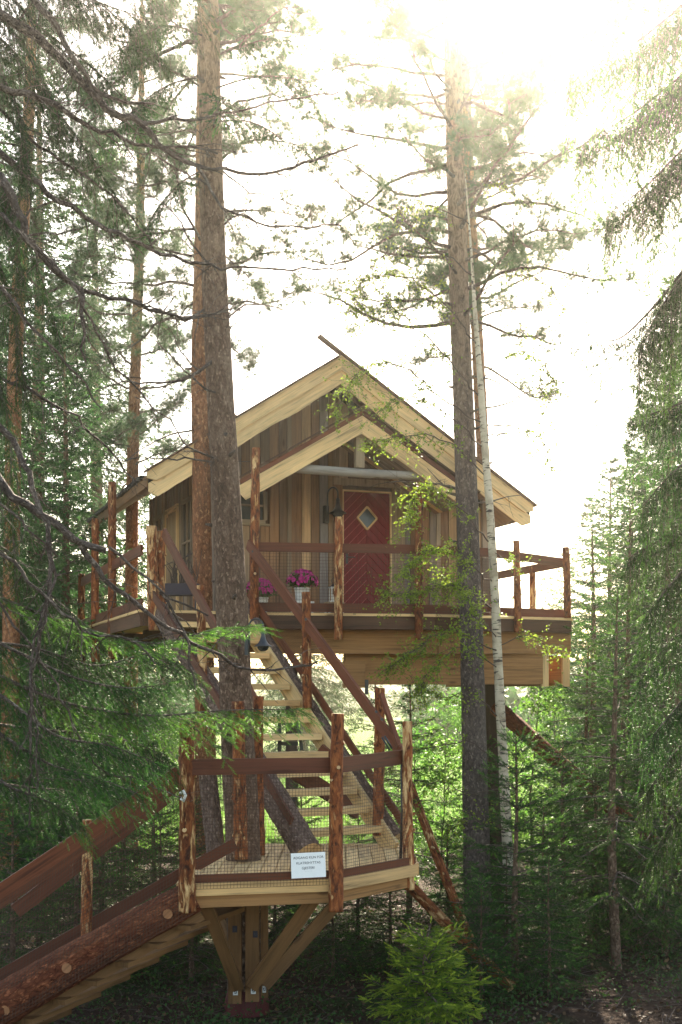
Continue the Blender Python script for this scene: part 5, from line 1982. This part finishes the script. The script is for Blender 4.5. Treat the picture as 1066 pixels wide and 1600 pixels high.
# distant wood
ff = Shoots()
for k in range(420):
    Y = R.uniform(75, 215)
    px = R.choice([R.uniform(-500, 330), R.uniform(640, 1600), R.uniform(330, 640) if Y > 170 else R.uniform(-500, 300)])
    x = (px - CX) / F * Y
    h = R.uniform(6, 12) if not 300 < px < 660 else R.uniform(3, 5)
    m = 60
    f = G.uniform(.05, 1, m)
    a = G.uniform(0, 2 * PI, m)
    r = (1 - f) * h * .2
    P = np.stack([x + r * .3 * np.cos(a), Y + r * .3 * np.sin(a), f * h], 1)
    D = np.stack([np.cos(a), np.sin(a), np.full(m, -.5)], 1)
    ff.add(P, D, np.maximum(.5, r * 1.1), G.uniform(0, .6, m))
ff.mesh('distant_forest', shoot_template(4, .5, .5, .7), M['needle_far'], None, 'stuff')

# ---------------------------------------------------------------- logs leaning and lying
def lean_log(label, p0, p1, r0, r1, mat, knots=5):
    t = thing('leaning_log', label, 'log', V(min(p0, p1, key=lambda q: q.z).x, min(p0, p1, key=lambda q: q.z).y, 0))
    mb = MB().tube([p0, (p0 + p1) / 2 + V(0, 0, -.03), p1], [r0, (r0 + r1) / 2, r1], 11, .15, cap=1, rough=.09)
    mb.build('log', [M[mat], M['cut']], t)
    ax = (p1 - p0).normalized()
    for k in range(knots):
        c = lerp(p0, p1, R.uniform(.15, .9))
        d = V(R.gauss(0, 1), R.gauss(0, 1), R.gauss(.3, 1))
        d = (d - ax * d.dot(ax)).normalized()
        MB().tube([c + d * r0 * .6, c + d * (r0 + .06)], [.02, .014], 6, cap=0).build('knot', M['cut'], t)
    return t


g_end = A(1030, 1325, 18.2)
lean_log('thick red brown log sloping from under the deck down to the right', A(775, 1105, 20.2), V(g_end.x + 1.2, 17.4, .1), .13, .10, 'log')
lean_log('pale peeled log leaning against the back of the landing', A(640, 1225, 16.6), A(755, 1461, 15.4) - V(0, 0, .45), .055, .062, 'post')
lean_log('reddish peeled log rising only slightly behind the landing corner', A(600, 1340, 15.4), A(800, 1452, 14.2) - V(0, 0, .65), .07, .065, 'post')
lean_log('bark covered log leaning in the dark left of the big trunk', A(322, 1190, 14.7), A(354, 1470, 14.4), .105, .115, 'rough_log', 2)

# ---------------------------------------------------------------- low growth and litter
ug = Shoots()
for k in range(2600):
    Y = 11.6 + 16 * R.random() ** 1.4
    px = R.uniform(-60, 1120)
    x = (px - CX) / F * Y
    z = ground_h(x, Y)
    if noise.noise((x * .6, Y * .6, 9)) < -.05 and px > 560:
        continue
    m = R.randrange(6, 16)
    hgt = R.uniform(.06, .38)
    P = np.array([x, Y, z]) + np.stack([G.normal(0, .12, m), G.normal(0, .12, m), G.uniform(.01, hgt, m)], 1)
    D = G.normal(0, 1, (m, 3)) + np.array([0, 0, .3])
    ug.add(P, D, G.uniform(.02, .045, m), G.uniform(0, .25, m))
ug.mesh('undergrowth', T_LEAF, M['herb'], None, 'stuff')
fl_ = Shoots()
for k in range(5200):
    Y = 11.6 + 10 * R.random()
    x = (R.uniform(-40, 1110) - CX) / F * Y
    fl_.add((x, Y, ground_h(x, Y) + .012), (R.gauss(0, 1), R.gauss(0, 1), R.uniform(-.05, .35)), R.uniform(.03, .075), R.random() ** 2)
fl_.mesh('fallen_leaves', T_LEAF, M['dry_leaf'], None, 'stuff')
lit = MB()
for k in range(900):
    Y = 11.8 + 8 * R.random()
    x = (R.uniform(0, 1100) - CX) / F * Y
    a = R.uniform(0, PI)
    L = R.uniform(.05, .45)
    p = V(x, Y, ground_h(x, Y) + .012)
    e = p + V(math.cos(a) * L, math.sin(a) * L, R.uniform(-.01, .06))
    lit.tube([p, (p + e) / 2 + UP * .01, e], [.006, .005, .003], 4)
lit.build('twig_litter', M['blackbark'], None, 'stuff')
gm = Shoots()
for k in range(5000):
    Y = 27 + 45 * R.random() ** 1.5
    x = (R.uniform(50, 1100) - CX) / F * Y
    m = 4
    P = np.array([x, Y, 0.0]) + np.stack([G.normal(0, .25, m), G.normal(0, .25, m), np.zeros(m)], 1)
    gm.add(P, G.normal(0, .35, (m, 3)) + np.array([0, 0, 1.0]), G.uniform(.25, .7, m), G.uniform(.3, 1, m))
gm.mesh('meadow_grass', (np.array([[-.02, 0, 0], [.02, 0, 0], [0, 0, 1.0]]), np.array([[0, 1, 2]])), M['bushleaf'], None, 'stuff')

# ---------------------------------------------------------------- hazy back-lit air
def haze_box():
    mb = MB()
    x0, x1, y0, y1, z0, z1 = -460, 460, -40, 440, -2.5, 21.5
    mb.v = [V(x0, y0, z0), V(x1, y0, z0), V(x1, y1, z0), V(x0, y1, z0), V(x0, y0, z1), V(x1, y0, z1), V(x1, y1, z1), V(x0, y1, z1)]
    for f in ((0, 3, 2, 1), (4, 5, 6, 7), (0, 1, 5, 4), (1, 2, 6, 5), (2, 3, 7, 6), (3, 0, 4, 7)):
        mb.face(f, [(0, 0)] * 4)
    t = NT('hazy air')
    t.t.nodes.remove(t.b)
    v = t.n('ShaderNodeVolumePrincipled')
    v.inputs['Color'].default_value = (.98, .94, .84, 1)
    v.inputs['Density'].default_value = HAZE
    v.inputs['Anisotropy'].default_value = HAZE_G
    t.l(v.outputs[0], t.out.inputs['Volume'])
    mb.build('haze', t.mat, None, 'stuff')


HAZE, HAZE_G = .0015, .945
haze_box()
